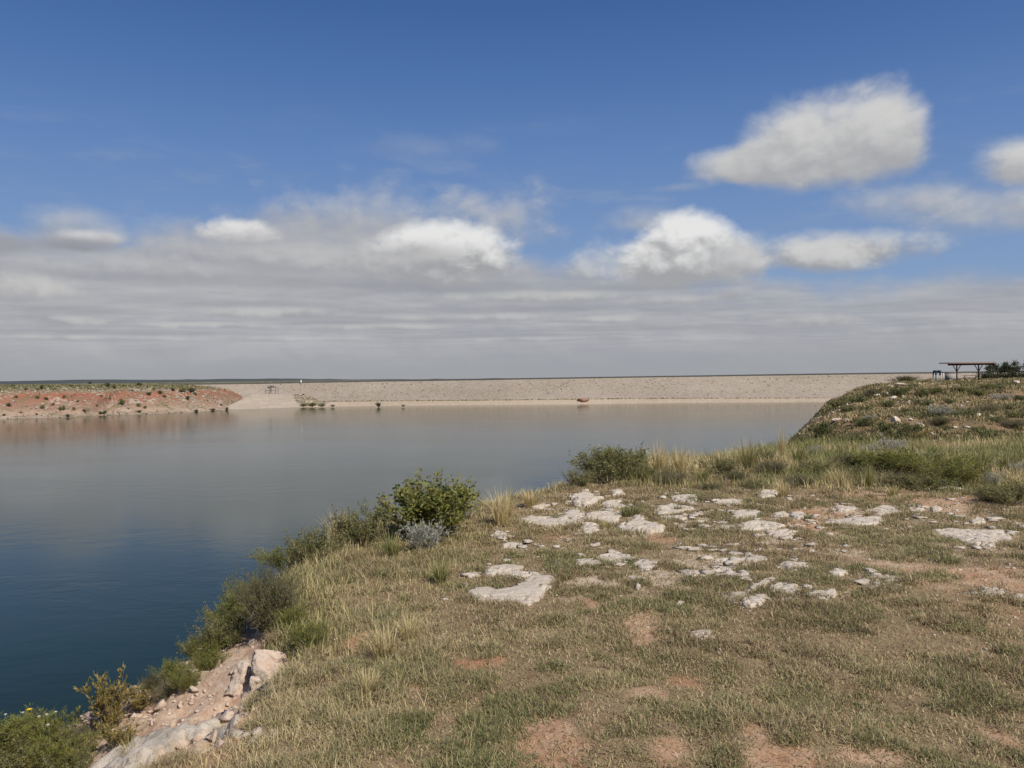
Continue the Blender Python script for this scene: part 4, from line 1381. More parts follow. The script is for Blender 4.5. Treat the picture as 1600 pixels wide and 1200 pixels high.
near_tuft('straw_tuft', 'straw', 640, 1000, 70, 52, 'thin straw tuft just behind the large straw one')
near_tuft('straw_tuft', 'straw', 575, 1085, 80, 50, 'sprawling straw tuft nearest the camera')
near_tuft('green_tuft', 'green', 690, 912, 60, 46, 'green tuft left of the large bitten slab')
near_tuft('green_tuft', 'low', 773, 975, 30, 16, 'little dark green tuft below the large bitten slab')
near_tuft('green_tuft', 'low', 1480, 880, 76, 22, 'bright green patch of grass in front of the long slab')
near_tuft('green_tuft', 'low', 745, 990, 26, 14, 'small green tuft left of the little dark green one')

# plants along the foot of the talus, against the water
near_shrub('twiggy_bush', 'olive', 362, 1005, 60, 36, 'olive bush growing below the twiggy bush on the drop', 'bush')
near_shrub('feathery_weed', 'feathery', 326, 1048, 56, 40, 'feathery green weed upslope of the spiky grey one', 'weed', 'weeds on the edge of the talus')
near_shrub('feathery_weed', 'feathery', 290, 1078, 52, 43, 'feathery green weed at the middle of the talus edge', 'weed', 'weeds on the edge of the talus')
near_shrub('feathery_weed', 'feathery', 384, 972, 54, 34, 'green weed growing on the drop just under the twiggy bush', 'weed', 'weeds on the edge of the talus')
near_shrub('feathery_weed', 'olive', 352, 1000, 54, 38, 'olive weed on the outer edge of the talus behind the olive bush', 'weed', 'weeds on the edge of the talus')
near_shrub('feathery_weed', 'feathery', 318, 1030, 51, 38, 'tall thin green weed on the outer edge of the talus', 'weed', 'weeds on the edge of the talus')
near_shrub('feathery_weed', 'feathery', 272, 1062, 51, 39, 'thin green weed on the outer edge left of the tall thin one', 'weed', 'weeds on the edge of the talus')
near_shrub('grey_weed', 'twiggy', 240, 1078, 42, 36, 'dry grey weed at the outer edge behind the golden weeds', 'weed', 'weeds on the edge of the talus')
near_shrub('feathery_weed', 'feathery', 362, 966, 70, 60, 'bushy green weed on the drop at the lake side of the twiggy bush', 'weed', 'green weeds on the drop')
near_shrub('feathery_weed', 'olive', 340, 990, 70, 54, 'olive green weed on the drop below the bushy one', 'weed', 'green weeds on the drop')
near_shrub('feathery_weed', 'feathery', 386, 935, 66, 56, 'topmost green weed on the drop behind the twiggy bush', 'weed', 'green weeds on the drop')
near_shrub('feathery_weed', 'olive', 312, 1016, 60, 44, 'lowest olive green weed on the drop', 'weed', 'green weeds on the drop')
near_shrub('grey_weed', 'twiggy', 262, 1090, 51, 36, 'spiky grey weed on the talus edge', 'weed', 'weeds on the edge of the talus')
near_shrub('golden_weed', 'golden', 222, 1106, 44, 39, 'golden weed with pale tops right of the tallest one', 'weed', 'weeds on the edge of the talus')
near_shrub('golden_weed', 'golden', 168, 1150, 56, 112, 'tallest golden weed standing up against the dark water', 'weed', 'weeds on the edge of the talus')
near_shrub('golden_weed', 'golden', 186, 1168, 56, 46, 'rusty golden weed in front of the tallest one', 'weed', 'weeds on the edge of the talus')
near_shrub('grey_weed', 'twiggy', 120, 1160, 56, 40, 'bare grey twiggy weed beside the green thicket', 'weed', 'weeds on the edge of the talus')
near_shrub('green_weed', 'olive', 132, 1190, 51, 30, 'olive weed low in front of the bare twiggy one', 'weed', 'weeds on the edge of the talus')
near_tuft('straw_tuft', 'mixed', 205, 1190, 60, 50, 'ragged tan grass right of the rusty golden weed')
near_tuft('green_tuft', 'green', 268, 1172, 44, 34, 'green grass tuft on the ledge at the foot of the talus')
near_tuft('green_tuft', 'mixed', 345, 1148, 52, 20, 'flat green grass tuft between ledge and talus')
for i, (px, py, w, h, lab) in enumerate([
        (20, 1185, 110, 80, 'dense green weed in the bottom corner thicket'),
        (60, 1175, 96, 66, 'dense green weed right of the bottom corner one'),
        (96, 1205, 90, 64, 'dense green weed at the front of the thicket'),
        (-30, 1165, 110, 90, 'dense green weed cut off by the picture edge'), (30, 1150, 100, 60, 'dense green weed highest against the water'), (-5, 1215, 120, 90, 'dense green weed lowest in the corner')]):
    near_shrub('green_weed', 'feathery', px, py, w, h, lab, 'weed', 'green weeds in the bottom corner')
    near_shrub('green_weed', 'olive', px + 8, py + 14, w, h * 0.75, lab.replace('dense', 'low olive'), 'weed', 'green weeds in the bottom corner')

# pale seed heads and one yellow flower over the green thicket
def flower(px, py, stem_px, petal, label):
    p = base_at(px, py + stem_px)
    m = p.y / F; h = EYE + ray(px, py).z * p.y - p.z
    root = empty('wild_flower', p)
    tag(root, label, 'flower', 'wild flowers above the green weeds')
    st = Parts(); st.tube([(0, 0, 0), (0.01, 0.01, h * 0.6), (0.0, 0.0, h)], [0.004, 0.003, 0.002], 4)
    ms = st.mesh('stem'); link('stem', ms, MAT['olive_stem'], root)
    hd = Parts()
    k = 9; r = (0.022 if petal == 'petal' else 0.013)
    for j in range(k):
        a = 6.283 * j / k + random.uniform(-0.2, 0.2)
        c, s_ = math.cos(a), math.sin(a)
        hd.add([(0, 0, h), (c * r * 0.6 - s_ * r * 0.25, s_ * r * 0.6 + c * r * 0.25, h + 0.006), (c * r, s_ * r, h + 0.004), (c * r * 0.6 + s_ * r * 0.25, s_ * r * 0.6 - c * r * 0.25, h + 0.006)], [(0, 1, 2, 3)])
    hd.tube([(0, 0, h - 0.004), (0, 0, h + 0.010)], [r * 0.32, r * 0.25], 6)
    link('flower_head', hd.mesh('flower_head'), MAT[petal], root)


MAT['olive_stem'] = m_plain('green_stem', (0.12, 0.14, 0.05), 0.8)
MAT['white_head'] = m_plain('white_seed_head', (0.55, 0.54, 0.48), 0.9)
flower(47, 1109, 70, 'petal', 'single yellow flower above the green weeds')
for px, py, lab in [(37, 1114, 'white seed head left of the yellow flower'), (62, 1120, 'white seed head nearest the yellow flower on its right'), (74, 1117, 'taller white seed head of the close pair'), (88, 1113, 'highest white seed head by the twiggy weed'), (76, 1133, 'lowest white seed head of the bunch'), (10, 1117, 'white seed head at the far edge of the weeds')]:
    flower(px, py, 60, 'white_head', lab)

# shrubs and tufts on the bank at the back
near_shrub('round_bush', 'olive', 950, 752, 118, 58, 'dark olive round bush on the rim with pale plumes beside it', 'bush')
near_shrub('round_bush', 'feathery', 965, 748, 90, 56, 'light green feathery bush grown through the dark olive one', 'bush')
near_shrub('pale_plume', 'silver', 990, 742, 54, 58, 'pale silver plumes rising behind the dark olive bush', 'plant')
near_shrub('pale_plume', 'silver', 942, 744, 40, 52, 'smaller pale plume on the lake side of the dark olive bush', 'plant')
near_shrub('dark_shrub', 'olive', 905, 762, 50, 34, 'small dark shrub left of the round olive bush', 'shrub')
near_tuft('straw_tuft', 'straw', 1030, 742, 50, 62, 'upright pinkish straw grass right of the pale plumes')
near_tuft('straw_tuft', 'straw', 1062, 740, 46, 50, 'second upright straw grass next to the pinkish one')
near_tuft('green_tuft', 'green', 1098, 752, 40, 26, 'round green tuft in front of the straw grass')
near_tuft('green_tuft', 'low', 1086, 784, 46, 18, 'bright green tuft beside the humped rock')
near_tuft('green_tuft', 'low', 985, 806, 60, 30, 'green tuft among the slabs left of the flat white one')
near_tuft('green_tuft', 'mixed', 1170, 735, 60, 58, 'tall blue green tuft with pale tips on the skyline of the bank')
near_tuft('green_tuft', 'green', 1170, 735, 46, 44, 'dark green core of the tall tuft on the bank')
near_tuft('green_tuft', 'green', 1250, 728, 56, 42, 'dark green tuft at the foot of the knoll')
near_tuft('straw_tuft', 'straw', 1222, 722, 24, 66, 'single tall feathery stalk clump above the bank')
near_tuft('straw_tuft', 'straw', 1224, 776, 44, 34, 'small straw tuft above the broken white rock')
near_shrub('dark_shrub', 'twiggy', 1150, 752, 46, 22, 'dark dry shrub in front of the tall blue green tuft', 'shrub')
near_shrub('sagebrush', 'silver', 1392, 710, 46, 34, 'silver white sagebrush on top of the bank below the knoll', 'bush')
near_shrub('sagebrush', 'silver', 1362, 712, 32, 24, 'smaller silver sage left of the silver white one', 'bush')
near_shrub('sagebrush', 'silver', 1440, 718, 44, 18, 'low grey sage right of the silver white one', 'bush')
near_shrub('sagebrush', 'silver', 1275, 712, 24, 18, 'small pale sage at the foot of the reddish slope', 'bush')
near_shrub('blue_sage', 'silver', 1552, 760, 34, 28, 'blue grey sage beside the large green bush', 'bush')
near_shrub('blue_sage', 'silver', 1596, 742, 34, 28, 'pale blue sage cut by the picture edge', 'bush')
near_shrub('green_bush', 'feathery', 1490, 758, 110, 52, 'large bright green bush with black shade at its foot', 'bush', 'green bushes on the bank')
near_shrub('green_bush', 'feathery', 1435, 742, 110, 44, 'wide green bush left of the large bright one', 'bush', 'green bushes on the bank')
near_shrub('green_bush', 'feathery', 1375, 735, 90, 36, 'low green bush below the silver white sage', 'bush', 'green bushes on the bank')
near_shrub('dark_shrub', 'olive', 1440, 766, 100, 34, 'brownish olive shrub in front of the wide green bush', 'shrub')
near_shrub('dark_shrub', 'olive', 1340, 752, 56, 32, 'grey olive shrub left of the low green bush', 'shrub')
near_shrub('grey_shrub', 'olive', 1575, 790, 90, 44, 'grey green spreading shrub at the right edge behind bare soil', 'shrub')
near_tuft('green_tuft', 'green', 1358, 762, 34, 44, 'narrow dark green grass tuft before the bank')
near_tuft('straw_tuft', 'mixed', 1395, 776, 44, 26, 'yellow green tuft above the ragged white rock')
near_tuft('green_tuft', 'green', 1530, 738, 80, 44, 'yellow green tall grass right of the large bright bush')
near_tuft('green_tuft', 'green', 1575, 736, 70, 40, 'tall grass between blue grey sages')
near_tuft('straw_tuft', 'mixed', 1290, 740, 60, 36, 'straw and green tuft in the hollow of the bank')
near_tuft('straw_tuft', 'straw', 1310, 758, 70, 30, 'dry pale tuft in front of the hollow')
for px, py, w, h, kd, lab in [
        (1010, 752, 60, 34, 'olive', 'grey olive shrub under the pale plumes'), (1050, 756, 56, 28, 'twiggy', 'brown dry shrub before the upright straw grass'), (1125, 742, 60, 34, 'olive', 'olive shrub left of the tall blue green tuft'),
        (1205, 742, 60, 30, 'twiggy', 'brown dry shrub right of the tall blue green tuft'), (1195, 726, 50, 28, 'olive', 'olive shrub on the skyline of the bank'), (1270, 744, 60, 30, 'olive', 'olive shrub below the dark green tuft at the foot of the knoll'),
        (1325, 730, 56, 28, 'twiggy', 'greyish dry shrub left of the low green bush'), (1400, 760, 60, 28, 'twiggy', 'brown dry shrub between the green bushes and bare soil'), (1545, 784, 60, 26, 'twiggy', 'brown dry shrub left of the spreading grey green one'),
        (1250, 760, 64, 24, 'twiggy', 'low brown shrub in front of the hollow of the bank'), (1110, 768, 54, 18, 'twiggy', 'low brown shrub behind the humped rock'), (1180, 764, 54, 18, 'olive', 'low olive shrub above the broken white rock')]:
    near_shrub('bank_shrub', kd, px, py, w, h, lab, 'shrub', 'shrubs along the bank')
for px, py, w, h, kd, lab in [
        (868, 812, 22, 16, 'low', 'green tuft growing before the broad low slab'), (905, 826, 24, 14, 'low', 'green tuft at the front of the rock cluster'),
        (944, 828, 34, 22, 'mixed', 'brown olive tuft left of the thick fronted block'), (1036, 826, 30, 22, 'mixed', 'dark tuft in front of the flat white slab'),
        (1262, 812, 24, 16, 'low', 'olive tuft touching the squarish white rock'), (1172, 802, 20, 12, 'low', 'little tuft on the wide flaky rock'),
        (815, 838, 28, 12, 'low', 'green tuft right of the small white rock behind the bitten slab'), (795, 870, 24, 18, 'low', 'dark green tuft below the low pale rock'),
        (1540, 838, 24, 10, 'low', 'grass tuft rooted on the long slab at right'), (1060, 798, 26, 16, 'low', 'green tuft on the end of the flat white slab')]:
    near_tuft('grass_tuft', kd, px, py, w, h, lab, 'grass tuft', 'small tufts among the limestone')


# ------------------------------------------------------------------ knoll
def build_knoll_scrub():
    n = 90000
    y = 26 * (170 / 26) ** (rng.uniform(0, 1, n) ** 0.9)
    x = y * rng.uniform(0.24, 0.80, n)
    z = HG(x, y)
    px, py = visible_px(x, y, z)
    k = (py < 725) & (px > 1120) & (px < 1720)
    c = fbm(x * 0.16, y * 0.16, 4, 501) * 0.6 + 0.4 * fbm(x * 0.7, y * 0.7, 3, 502)
    edge_side = np.interp(y, [20, 45, 65, 95, 130, 220, 400], [8, 17.5, 27.0, 40.5, 60, 112, 260]) - x
    k &= rng.uniform(0, 1, n) < (0.08 + 1.0 * sstep(0.42, 0.62, c)) * (1 - 0.5 * sstep(-3, 2, edge_side))
    x, y, z, c = x[k], y[k], z[k], c[k]; n = len(x)
    per = 7; N = n * per
    X = np.repeat(x, per); Y = np.repeat(y, per)
    size = np.repeat(rng.uniform(0.10, 0.36, n) * (0.6 + 0.7 * fbm(x * 0.3, y * 0.3, 2, 503)), per)
    X = X + rng.normal(0, 1, N) * size * 0.6; Y = Y + rng.normal(0, 1, N) * size * 0.6
    base = np.stack([X, Y, HG(X, Y) - 0.03], 1)
    t = np.clip(np.repeat(0.35 + 1.5 * (fbm(x * 0.12, y * 0.12, 4, 504) - 0.5) + rng.normal(0, 0.22, n), per) + rng.normal(0, 0.1, N), 0, 1)
    me = blade_mesh('knoll_scrub', base, rng.uniform(0, 6.28, N), np.clip(rng.normal(0.7, 0.4, N), 0.05, 1.5), size * rng.uniform(0.7, 1.4, N), 0.022 + 0.0011 * Y * rng.uniform(0.6, 1.3, N), t)
    tag(link('knoll_scrub', me, MAT['knoll_scrub']), 'low olive and brown scrub covering the knoll', None, None, 'stuff')
    print('scrub', n)


MAT['knoll_scrub'] = m_leaf('knoll_scrub_leaves', [(0.0, (0.46, 0.36, 0.19)), (0.3, (0.31, 0.25, 0.125)), (0.55, (0.225, 0.20, 0.088)), (0.8, (0.15, 0.148, 0.057)), (1.0, (0.09, 0.104, 0.038))], 0.2)
build_knoll_scrub()

G = 'scrub bushes on the knoll'
plain_lab = 'low olive scrub bush on the knoll slope'
KNOLL = [
    (1415, 597, 34, 10, 'twiggy', 'grey brown dry bush on the crest of the knoll'), (1362, 621, 24, 15, 'twiggy', 'brown dry bush on the edge of the knoll above the water'),
    (1405, 618, 26, 12, 'dense', 'dark bush behind the white rocks on the knoll'), (1440, 619, 24, 10, 'scrub', plain_lab), (1462, 613, 22, 8, 'scrub', plain_lab),
    (1530, 618, 26, 11, 'scrub', plain_lab), (1562, 625, 26, 9, 'silver', 'blue green bush high on the knoll'), (1592, 625, 22, 9, 'dense', 'dark bush on the knoll cut by the picture edge'),
    (1442, 633, 26, 9, 'scrub', plain_lab), (1482, 631, 20, 8, 'scrub', plain_lab), (1510, 653, 38, 14, 'dense', 'widest dark bush in the middle of the knoll'),
    (1470, 650, 28, 15, 'silver', 'silver grey bush in the middle of the knoll'), (1470, 664, 36, 14, 'twiggy', 'ash grey bush below the silver one on the knoll'),
    (1448, 655, 26, 9, 'dense', 'black green bush left of the silver one on the knoll'), (1543, 645, 32, 14, 'twiggy', 'brown bush above the widest dark one'),
    (1350, 666, 32, 15, 'dense', 'dark green bush low on the lake side of the knoll'), (1384, 672, 34, 14, 'scrub', plain_lab), (1352, 645, 22, 10, 'scrub', plain_lab),
    (1322, 645, 26, 11, 'scrub', plain_lab), (1312, 636, 26, 12, 'scrub', 'bush overhanging the edge of the knoll against the lake'), (1284, 682, 32, 24, 'dense', 'lowest dark bush at the water end of the knoll'),
    (1258, 694, 34, 14, 'dense', 'dark bush below the end of the knoll beside the bank'), (1360, 656, 14, 9, 'silver', 'small grey green bush on the knoll beside dark ones'), (1416, 647, 16, 9, 'scrub', plain_lab),
    (1424, 675, 28, 13, 'dense', 'dark bush in the shade under the broken rocks'), (1440, 686, 22, 12, 'golden', 'yellowish bush at the bottom of the knoll'), (1476, 675, 22, 10, 'scrub', plain_lab),
    (1545, 692, 44, 17, 'scrub', 'broad olive bush at the bottom of the knoll'), (1580, 667, 34, 14, 'twiggy', 'reddish brown bush on the right of the knoll'), (1572, 692, 26, 12, 'scrub', plain_lab),
    (1530, 680, 28, 13, 'scrub', plain_lab), (1588, 652, 26, 11, 'scrub', plain_lab), (1505, 612, 22, 8, 'scrub', plain_lab), (1550, 608, 26, 8, 'scrub', plain_lab),
    (1400, 684, 30, 13, 'scrub', plain_lab), (1370, 690, 30, 13, 'olive', plain_lab), (1330, 690, 26, 12, 'scrub', plain_lab), (1340, 630, 22, 11, 'scrub', plain_lab),
    (1500, 690, 30, 13, 'scrub', plain_lab), (1428, 606, 18, 6, 'scrub', plain_lab), (1390, 636, 22, 10, 'scrub', plain_lab), (1560, 660, 24, 10, 'scrub', plain_lab), (1600, 690, 30, 14, 'scrub', plain_lab)]
used = set()


def placed(stem, px, py, w, rows, cols):
    row = [t for lim, t in rows if py <= lim][0]; col = [t for lim, t in cols if px <= lim][0]
    for size in ('', 'smaller ', 'broader ', 'lower '):
        lab = f'{size}{stem} {row} {col}'
        if lab not in used:
            used.add(lab); return lab
    return lab


for px, py, w, h, kd, lab in KNOLL:
    if lab == plain_lab:
        lab = placed('olive scrub bush', px, py, w, [(613, 'on the upper slope'), (633, 'high on the knoll'), (655, 'midway up the knoll'), (677, 'low on the knoll'), (900, 'at the foot of the knoll')],
                     [(1360, 'near its lake edge'), (1412, 'below the white outcrop'), (1452, 'below the crest ledge'), (1486, 'below the trash barrels'), (1535, 'below the shelter'), (2000, 'below the trees')])
    p = hit(px, py, t0=24.0)
    if p is None: print('no hit', px, py); continue
    m = p.y / F
    o = shrub('scrub_bush', 'dark' if kd == 'dense' else kd, (p.x, p.y, p.z - 0.05), h * m * 1.25, w * m * 1.3, lab, 'bush', G)

KR = [(1387, 617, 14, 6, 'leaning pale rock above the white pair on the knoll'), (1397, 626, 20, 8, 'whitest block of the outcrop near the crest of the knoll'), (1412, 603, 28, 5, 'long pale ledge on the crest of the knoll'),
      (1394, 605, 12, 4, 'pale rock at the lake end of the crest ledge'), (1372, 620, 12, 5, 'pale rock under the brown dry bush on the knoll edge'), (1412, 623, 6, 6, 'small white rock right of the whitest block'),
      (1406, 643, 4, 7, 'thin upright white stone midway down the knoll'), (1401, 659, 16, 10, 'pale angular rock under the thin upright stone'), (1424, 657, 13, 4, 'flat pale rock right of the angular one'),
      (1440, 667, 20, 8, 'broken white rock above the deepest shade of the knoll'), (1459, 680, 9, 5, 'small pale rock down from the broken white one'), (1470, 689, 7, 5, 'small white rock at the bottom of the knoll'),
      (1499, 688, 14, 4, 'pale flat stone at the bottom of the knoll'), (1514, 669, 12, 4, 'pale stone right of the ash grey bush'), (1493, 669, 13, 4, 'thin pale stone touching the ash grey bush'),
      (1529, 651, 18, 6, 'greyish rock beside the widest dark bush'), (1548, 653, 8, 4, 'white chip right of the greyish rock'), (1487, 630, 14, 4, 'pale stone high on the open slope'),
      (1512, 630, 6, 4, 'small pale stone right of the high one on the open slope'), (1590, 599, 14, 5, 'pale humped rock on the crest below the trees'), (1324, 660, 10, 8, 'rounded tan rock on the reddish end of the knoll'),
      (1308, 658, 18, 7, 'reddish flat rock at the water end of the knoll'), (1324, 684, 14, 4, 'long pale stone low on the reddish end of the knoll'), (1557, 699, 18, 6, 'pale broken rock behind the bank grass'), (1484, 607, 8, 4, 'pale stone below the shelter')]
for i, (px, py, w, h, lab) in enumerate(KR):
    p = hit(px, py, t0=24.0)
    if p is None: print('no rock hit', px, py); continue
    m = p.y / F
    me = boulder_mesh('knoll_rock', 700 + i, 3, 16, 0.06, (0.60 * w * m, 0.5 * w * m, 0.75 * h * m))
    o = link('knoll_rock', me, MAT['boulder'] if 'reddish' in lab else MAT['limestone'], None, (p.x, p.y + 0.2 * w * m, p.z + 0.30 * h * m), random.uniform(0, 3))
    tag(o, lab, 'rock', 'pale rocks on the knoll')
n = 7500
y = 28 * (150 / 28) ** rng.uniform(0, 1, n); x = y * rng.uniform(0.3, 0.75, n)
k = rng.uniform(0, 1, n) < 0.05 + 1.1 * sstep(0.52, 0.70, fbm(x * 0.2, y * 0.2, 4, 511))
x, y = x[k], y[k]; R = (0.03 + 0.12 * rng.uniform(0, 1, len(x)) ** 3) * (0.5 + y / 110)
stones('knoll_rubble', np.stack([x, y, HG(x, y) + R * 0.2], 1), R, 'limestone', 9, 'pale loose stones scattered over the knoll', 1, 0.6)


# ------------------------------------------------------------------ shelter, bins and trees on the crest of the knoll
def crest_point(px, dist):
    d = ray(px, 590)
    x = d.x * dist
    return Vector((x, dist, float(HG(x, dist))))


DS = 128.0
MS = DS / F


def build_shelter():
    c = crest_point(1511, DS)
    zt = EYE + ray(1511, 570).z * DS
    th = math.atan2(c.x, c.y); MSX = MS * math.cos(th)
    root = empty('picnic_shelter', c, -th)
    tag(root, 'brown picnic shelter with a flat roof on two forked posts', 'shelter')
    steel = m_plain('brown_steel', (0.085, 0.045, 0.032), 0.6, 0.2, 2.0)
    roofm = m_plain('roof_metal', (0.24, 0.18, 0.15), 0.55, 0.15, 1.0)
    hr = zt - c.z
    for px in (1495, 1529):
        x = (px - 1511) * MSX
        z0 = float(HG(c.x + x, c.y)) - c.z
        pb = Parts(); pb.box((x, 0, (z0 + hr) / 2 - 0.3), (0.19, 0.19, hr - z0 + 0.4)); pb.box((x, 0, z0 + 0.03), (0.45, 0.45, 0.10))
        po = link('post', pb.mesh('post'), steel, root)
        for s in (-1, 1):
            q = Parts(); q.bar((x + s * 0.07, 0, hr - 0.95), (x + s * 0.52, 0, hr - 0.06), 0.12)
            link('brace', q.mesh('brace'), steel, po)
        q = Parts(); q.bar((x, -1.7, hr - 0.13), (x, 1.7, hr - 0.02), 0.13, 0.2)
        link('cross_beam', q.mesh('cross_beam'), steel, root)
    x0, x1 = (1467 - 1511) * MSX, (1556 - 1511) * MSX
    q = Parts(); q.box(((x0 + x1) / 2 + 0.5, 0, hr + 0.08), (x1 - x0 - 1.4, 0.16, 0.30))
    link('ridge_beam', q.mesh('ridge_beam'), steel, root)
    # roof: thin tapered deck with ribs
    q = Parts()
    V = []
    for (x, t) in ((x0, 0.05), (x0 + 1.7, 0.16), (x1, 0.12)):
        for y in (-2.1, 2.1):
            zz = hr + 0.05 + 0.16 * (1 if y > 0 else 0)
            V += [(x, y, zz + (0.18 if x == x0 else 0.1)), (x, y, zz + t + (0.18 if x == x0 else 0.1))]
    q.add(V, [(0, 4, 6, 2), (1, 3, 7, 5), (0, 1, 5, 4), (2, 6, 7, 3), (4, 8, 10, 6), (5, 7, 11, 9), (4, 5, 9, 8), (6, 10, 11, 7), (0, 2, 3, 1), (8, 9, 11, 10)])
    roof = link('roof', q.mesh('roof'), roofm, root)
    for i in range(14):
        x = x0 + 0.5 + i * (x1 - x0 - 0.9) / 13
        r = Parts(); r.bar((x, -2.08, hr + 0.285), (x, 2.08, hr + 0.445), 0.05, 0.05)
        link('roof_rib', r.mesh('roof_rib'), roofm, roof)
    # windbreak wall beside it
    w = crest_point(1485, DS + 4)
    wo = empty('low_wall', w, -th); tag(wo, 'low pale concrete wall beside the picnic shelter', 'wall')
    cm = m_plain('pale_concrete', (0.36, 0.33, 0.30), 0.9, 0.15, 1.0)
    zt2 = EYE + ray(1485, 582.5).z * (DS + 4) - w.z
    q = Parts(); q.box((0, 0, zt2 / 2 - 0.2), (1.6, 0.2, zt2 + 0.4)); link('wall_panel', q.mesh('wall_panel'), cm, wo)
    q = Parts(); q.box((0, 0, zt2 + 0.03), (1.68, 0.28, 0.07)); link('coping', q.mesh('coping'), cm, wo)
    # table
    t = crest_point(1516, DS)
    to = empty('picnic_table', t, -th); tag(to, 'dark picnic table under the shelter roof between its posts', 'table')
    wood = m_plain('weathered_wood', (0.16, 0.12, 0.085), 0.85, 0.3, 3.0)
    for nm, cc, ss in (('table_top', (0, 0, 0.76), (2.0, 0.75, 0.06)), ('bench_seat', (0, -0.65, 0.45), (2.0, 0.28, 0.05)), ('bench_seat', (0, 0.65, 0.45), (2.0, 0.28, 0.05))):
        q = Parts(); q.box(cc, ss); link(nm, q.mesh(nm), wood, to)
    for s in (-0.75, 0.75):
        q = Parts(); q.bar((s, -0.55, -0.1), (s, 0.25, 0.74), 0.08); q.bar((s, 0.55, -0.1), (s, -0.25, 0.74), 0.08); q.bar((s, -0.75, 0.40), (s, 0.75, 0.40), 0.07)
        link('leg', q.mesh('leg'), steel, to)


build_shelter()


def build_bins():
    blue = m_plain('bin_blue', (0.035, 0.05, 0.075), 0.5, 0.2, 3.0)
    white = m_plain('bin_stand_white', (0.50, 0.50, 0.48), 0.7, 0.1, 3.0)
    for px, lab in ((1461, 'dark blue trash barrel on a white stand nearer the dam end'), (1467.5, 'dark blue trash barrel on a white stand nearer the shelter')):
        c = crest_point(px, DS - 6)
        m = (DS - 6) / F
        zt = EYE + ray(px, 579.5).z * (DS - 6) - c.z; zb = EYE + ray(px, 586.0).z * (DS - 6) - c.z
        zb = max(zb, 0.35)
        root = empty('trash_barrel', c); tag(root, lab, 'trash barrel', 'trash barrels beside the shelter')
        prof = [(zb, 0.26), (zb + 0.02, 0.29), (zb + 0.25 * (zt - zb), 0.29), (zb + 0.27 * (zt - zb), 0.305), (zb + 0.6 * (zt - zb), 0.29), (zb + 0.62 * (zt - zb), 0.305), (zt - 0.05, 0.29), (zt, 0.30)]
        q = Parts(); q.tube([(0, 0, z) for z, r in prof], [r for z, r in prof], 14); link('drum', q.mesh('drum', True), blue, root)
        q = Parts(); q.tube([(0, 0, zt), (0, 0, zt + 0.03), (0, 0, zt + 0.10)], [0.31, 0.31, 0.12], 14); link('lid', q.mesh('lid'), blue, root)
        for sx, sy in ((-0.2, -0.2), (0.2, -0.2), (-0.2, 0.2), (0.2, 0.2)):
            q = Parts(); q.bar((sx, sy, -0.2), (sx, sy, zb + 0.3), 0.09); link('leg', q.mesh('leg'), white, root)
    c = crest_point(1474, DS - 4)
    root = empty('utility_post', c); tag(root, 'short pale post with a dark cap right of the trash barrels', 'post')
    zt = EYE + ray(1474, 582).z * (DS - 4) - c.z
    q = Parts(); q.box((0, 0, zt / 2 - 0.1), (0.14, 0.14, zt + 0.2)); link('shaft', q.mesh('shaft'), white, root)
    q = Parts(); q.box((0, 0, zt + 0.05), (0.32, 0.2, 0.12)); link('cap', q.mesh('cap'), blue, root)


build_bins()


def build_tree(px, dist, top_py, width_px, label, seed):
    c = crest_point(px, dist); m = dist / F
    ht = EYE + ray(px, top_py).z * dist - c.z
    root = empty('mesquite_tree', c); tag(root, label, 'tree', 'trees on the crest of the knoll')
    r = np.random.default_rng(seed)
    P = Parts(); C = []
    for k in range(3):
        a = r.uniform(0, 6.28); p = np.array([0.15 * math.cos(a), 0.15 * math.sin(a), -0.2]); d = np.array([math.cos(a) * 0.4, math.sin(a) * 0.4, 1.0]); line = [p]
        for j in range(5):
            d = d + r.normal(0, 0.22, 3); d[2] = abs(d[2]); d /= np.linalg.norm(d); p = p + d * ht * 0.19; line.append(p)
        P.tube([tuple(q) for q in line], [0.13 - 0.021 * j for j in range(6)], 6, False)
        for j in range(9):
            i = r.integers(1, 5); q = line[i]; sd = r.normal(0, 1, 3); sd[2] = abs(sd[2]) * 0.5 + 0.1; sd /= np.linalg.norm(sd)
            e = q + sd * width_px * m * 0.42 * np.array([1, 1, 0.7]) * r.uniform(0.5, 1.0)
            e[2] = min(e[2], ht * 0.97)
            P.tube([tuple(q), tuple((q + e) / 2 + r.normal(0, 0.1, 3)), tuple(e)], [0.05, 0.035, 0.015], 4, False)
            nn = 70
            C.append(q + (e - q) * r.uniform(0.45, 1.08, (nn, 1)) + r.normal(0, 0.19, (nn, 3)))
    C = np.concatenate(C); C = C[C[:, 2] > ht * 0.34]
    tr = link('trunk', P.mesh('trunk'), MAT['bark'], root)
    lm = leaf_mesh('crown', C, r.uniform(0.16, 0.34, len(C)), 0.5, np.clip(r.normal(0.4, 0.3, len(C)), 0, 1), 0.2)
    link('crown', lm, MAT['juniper'], root)


build_tree(1553, 142, 560, 30, 'small dark tree just behind the end of the shelter roof', 1)
build_tree(1571, 146, 559, 24, 'narrow dark tree between its two neighbours on the crest', 2)
build_tree(1590, 140, 555, 34, 'broadest dark tree on the crest of the knoll', 3)
build_tree(1612, 144, 560, 34, 'dark tree on the crest cut by the picture edge', 4)
for i, (px, dist, w, h, lab) in enumerate([(1540, 134, 30, 14, 'dark hedge like bush under the end of the shelter roof'), (1562, 134, 34, 13, 'dark bush filling in below the narrow tree'), (1585, 132, 34, 13, 'dark bush below the broadest tree'), (1608, 134, 30, 13, 'dark bush below the tree at the picture edge')]):
    c = crest_point(px, dist); m = dist / F
    shrub('dark_bush', 'dense', (c.x, c.y, c.z - 0.1), h * m * 1.2, w * m, lab, 'bush', 'dark bushes below the trees')


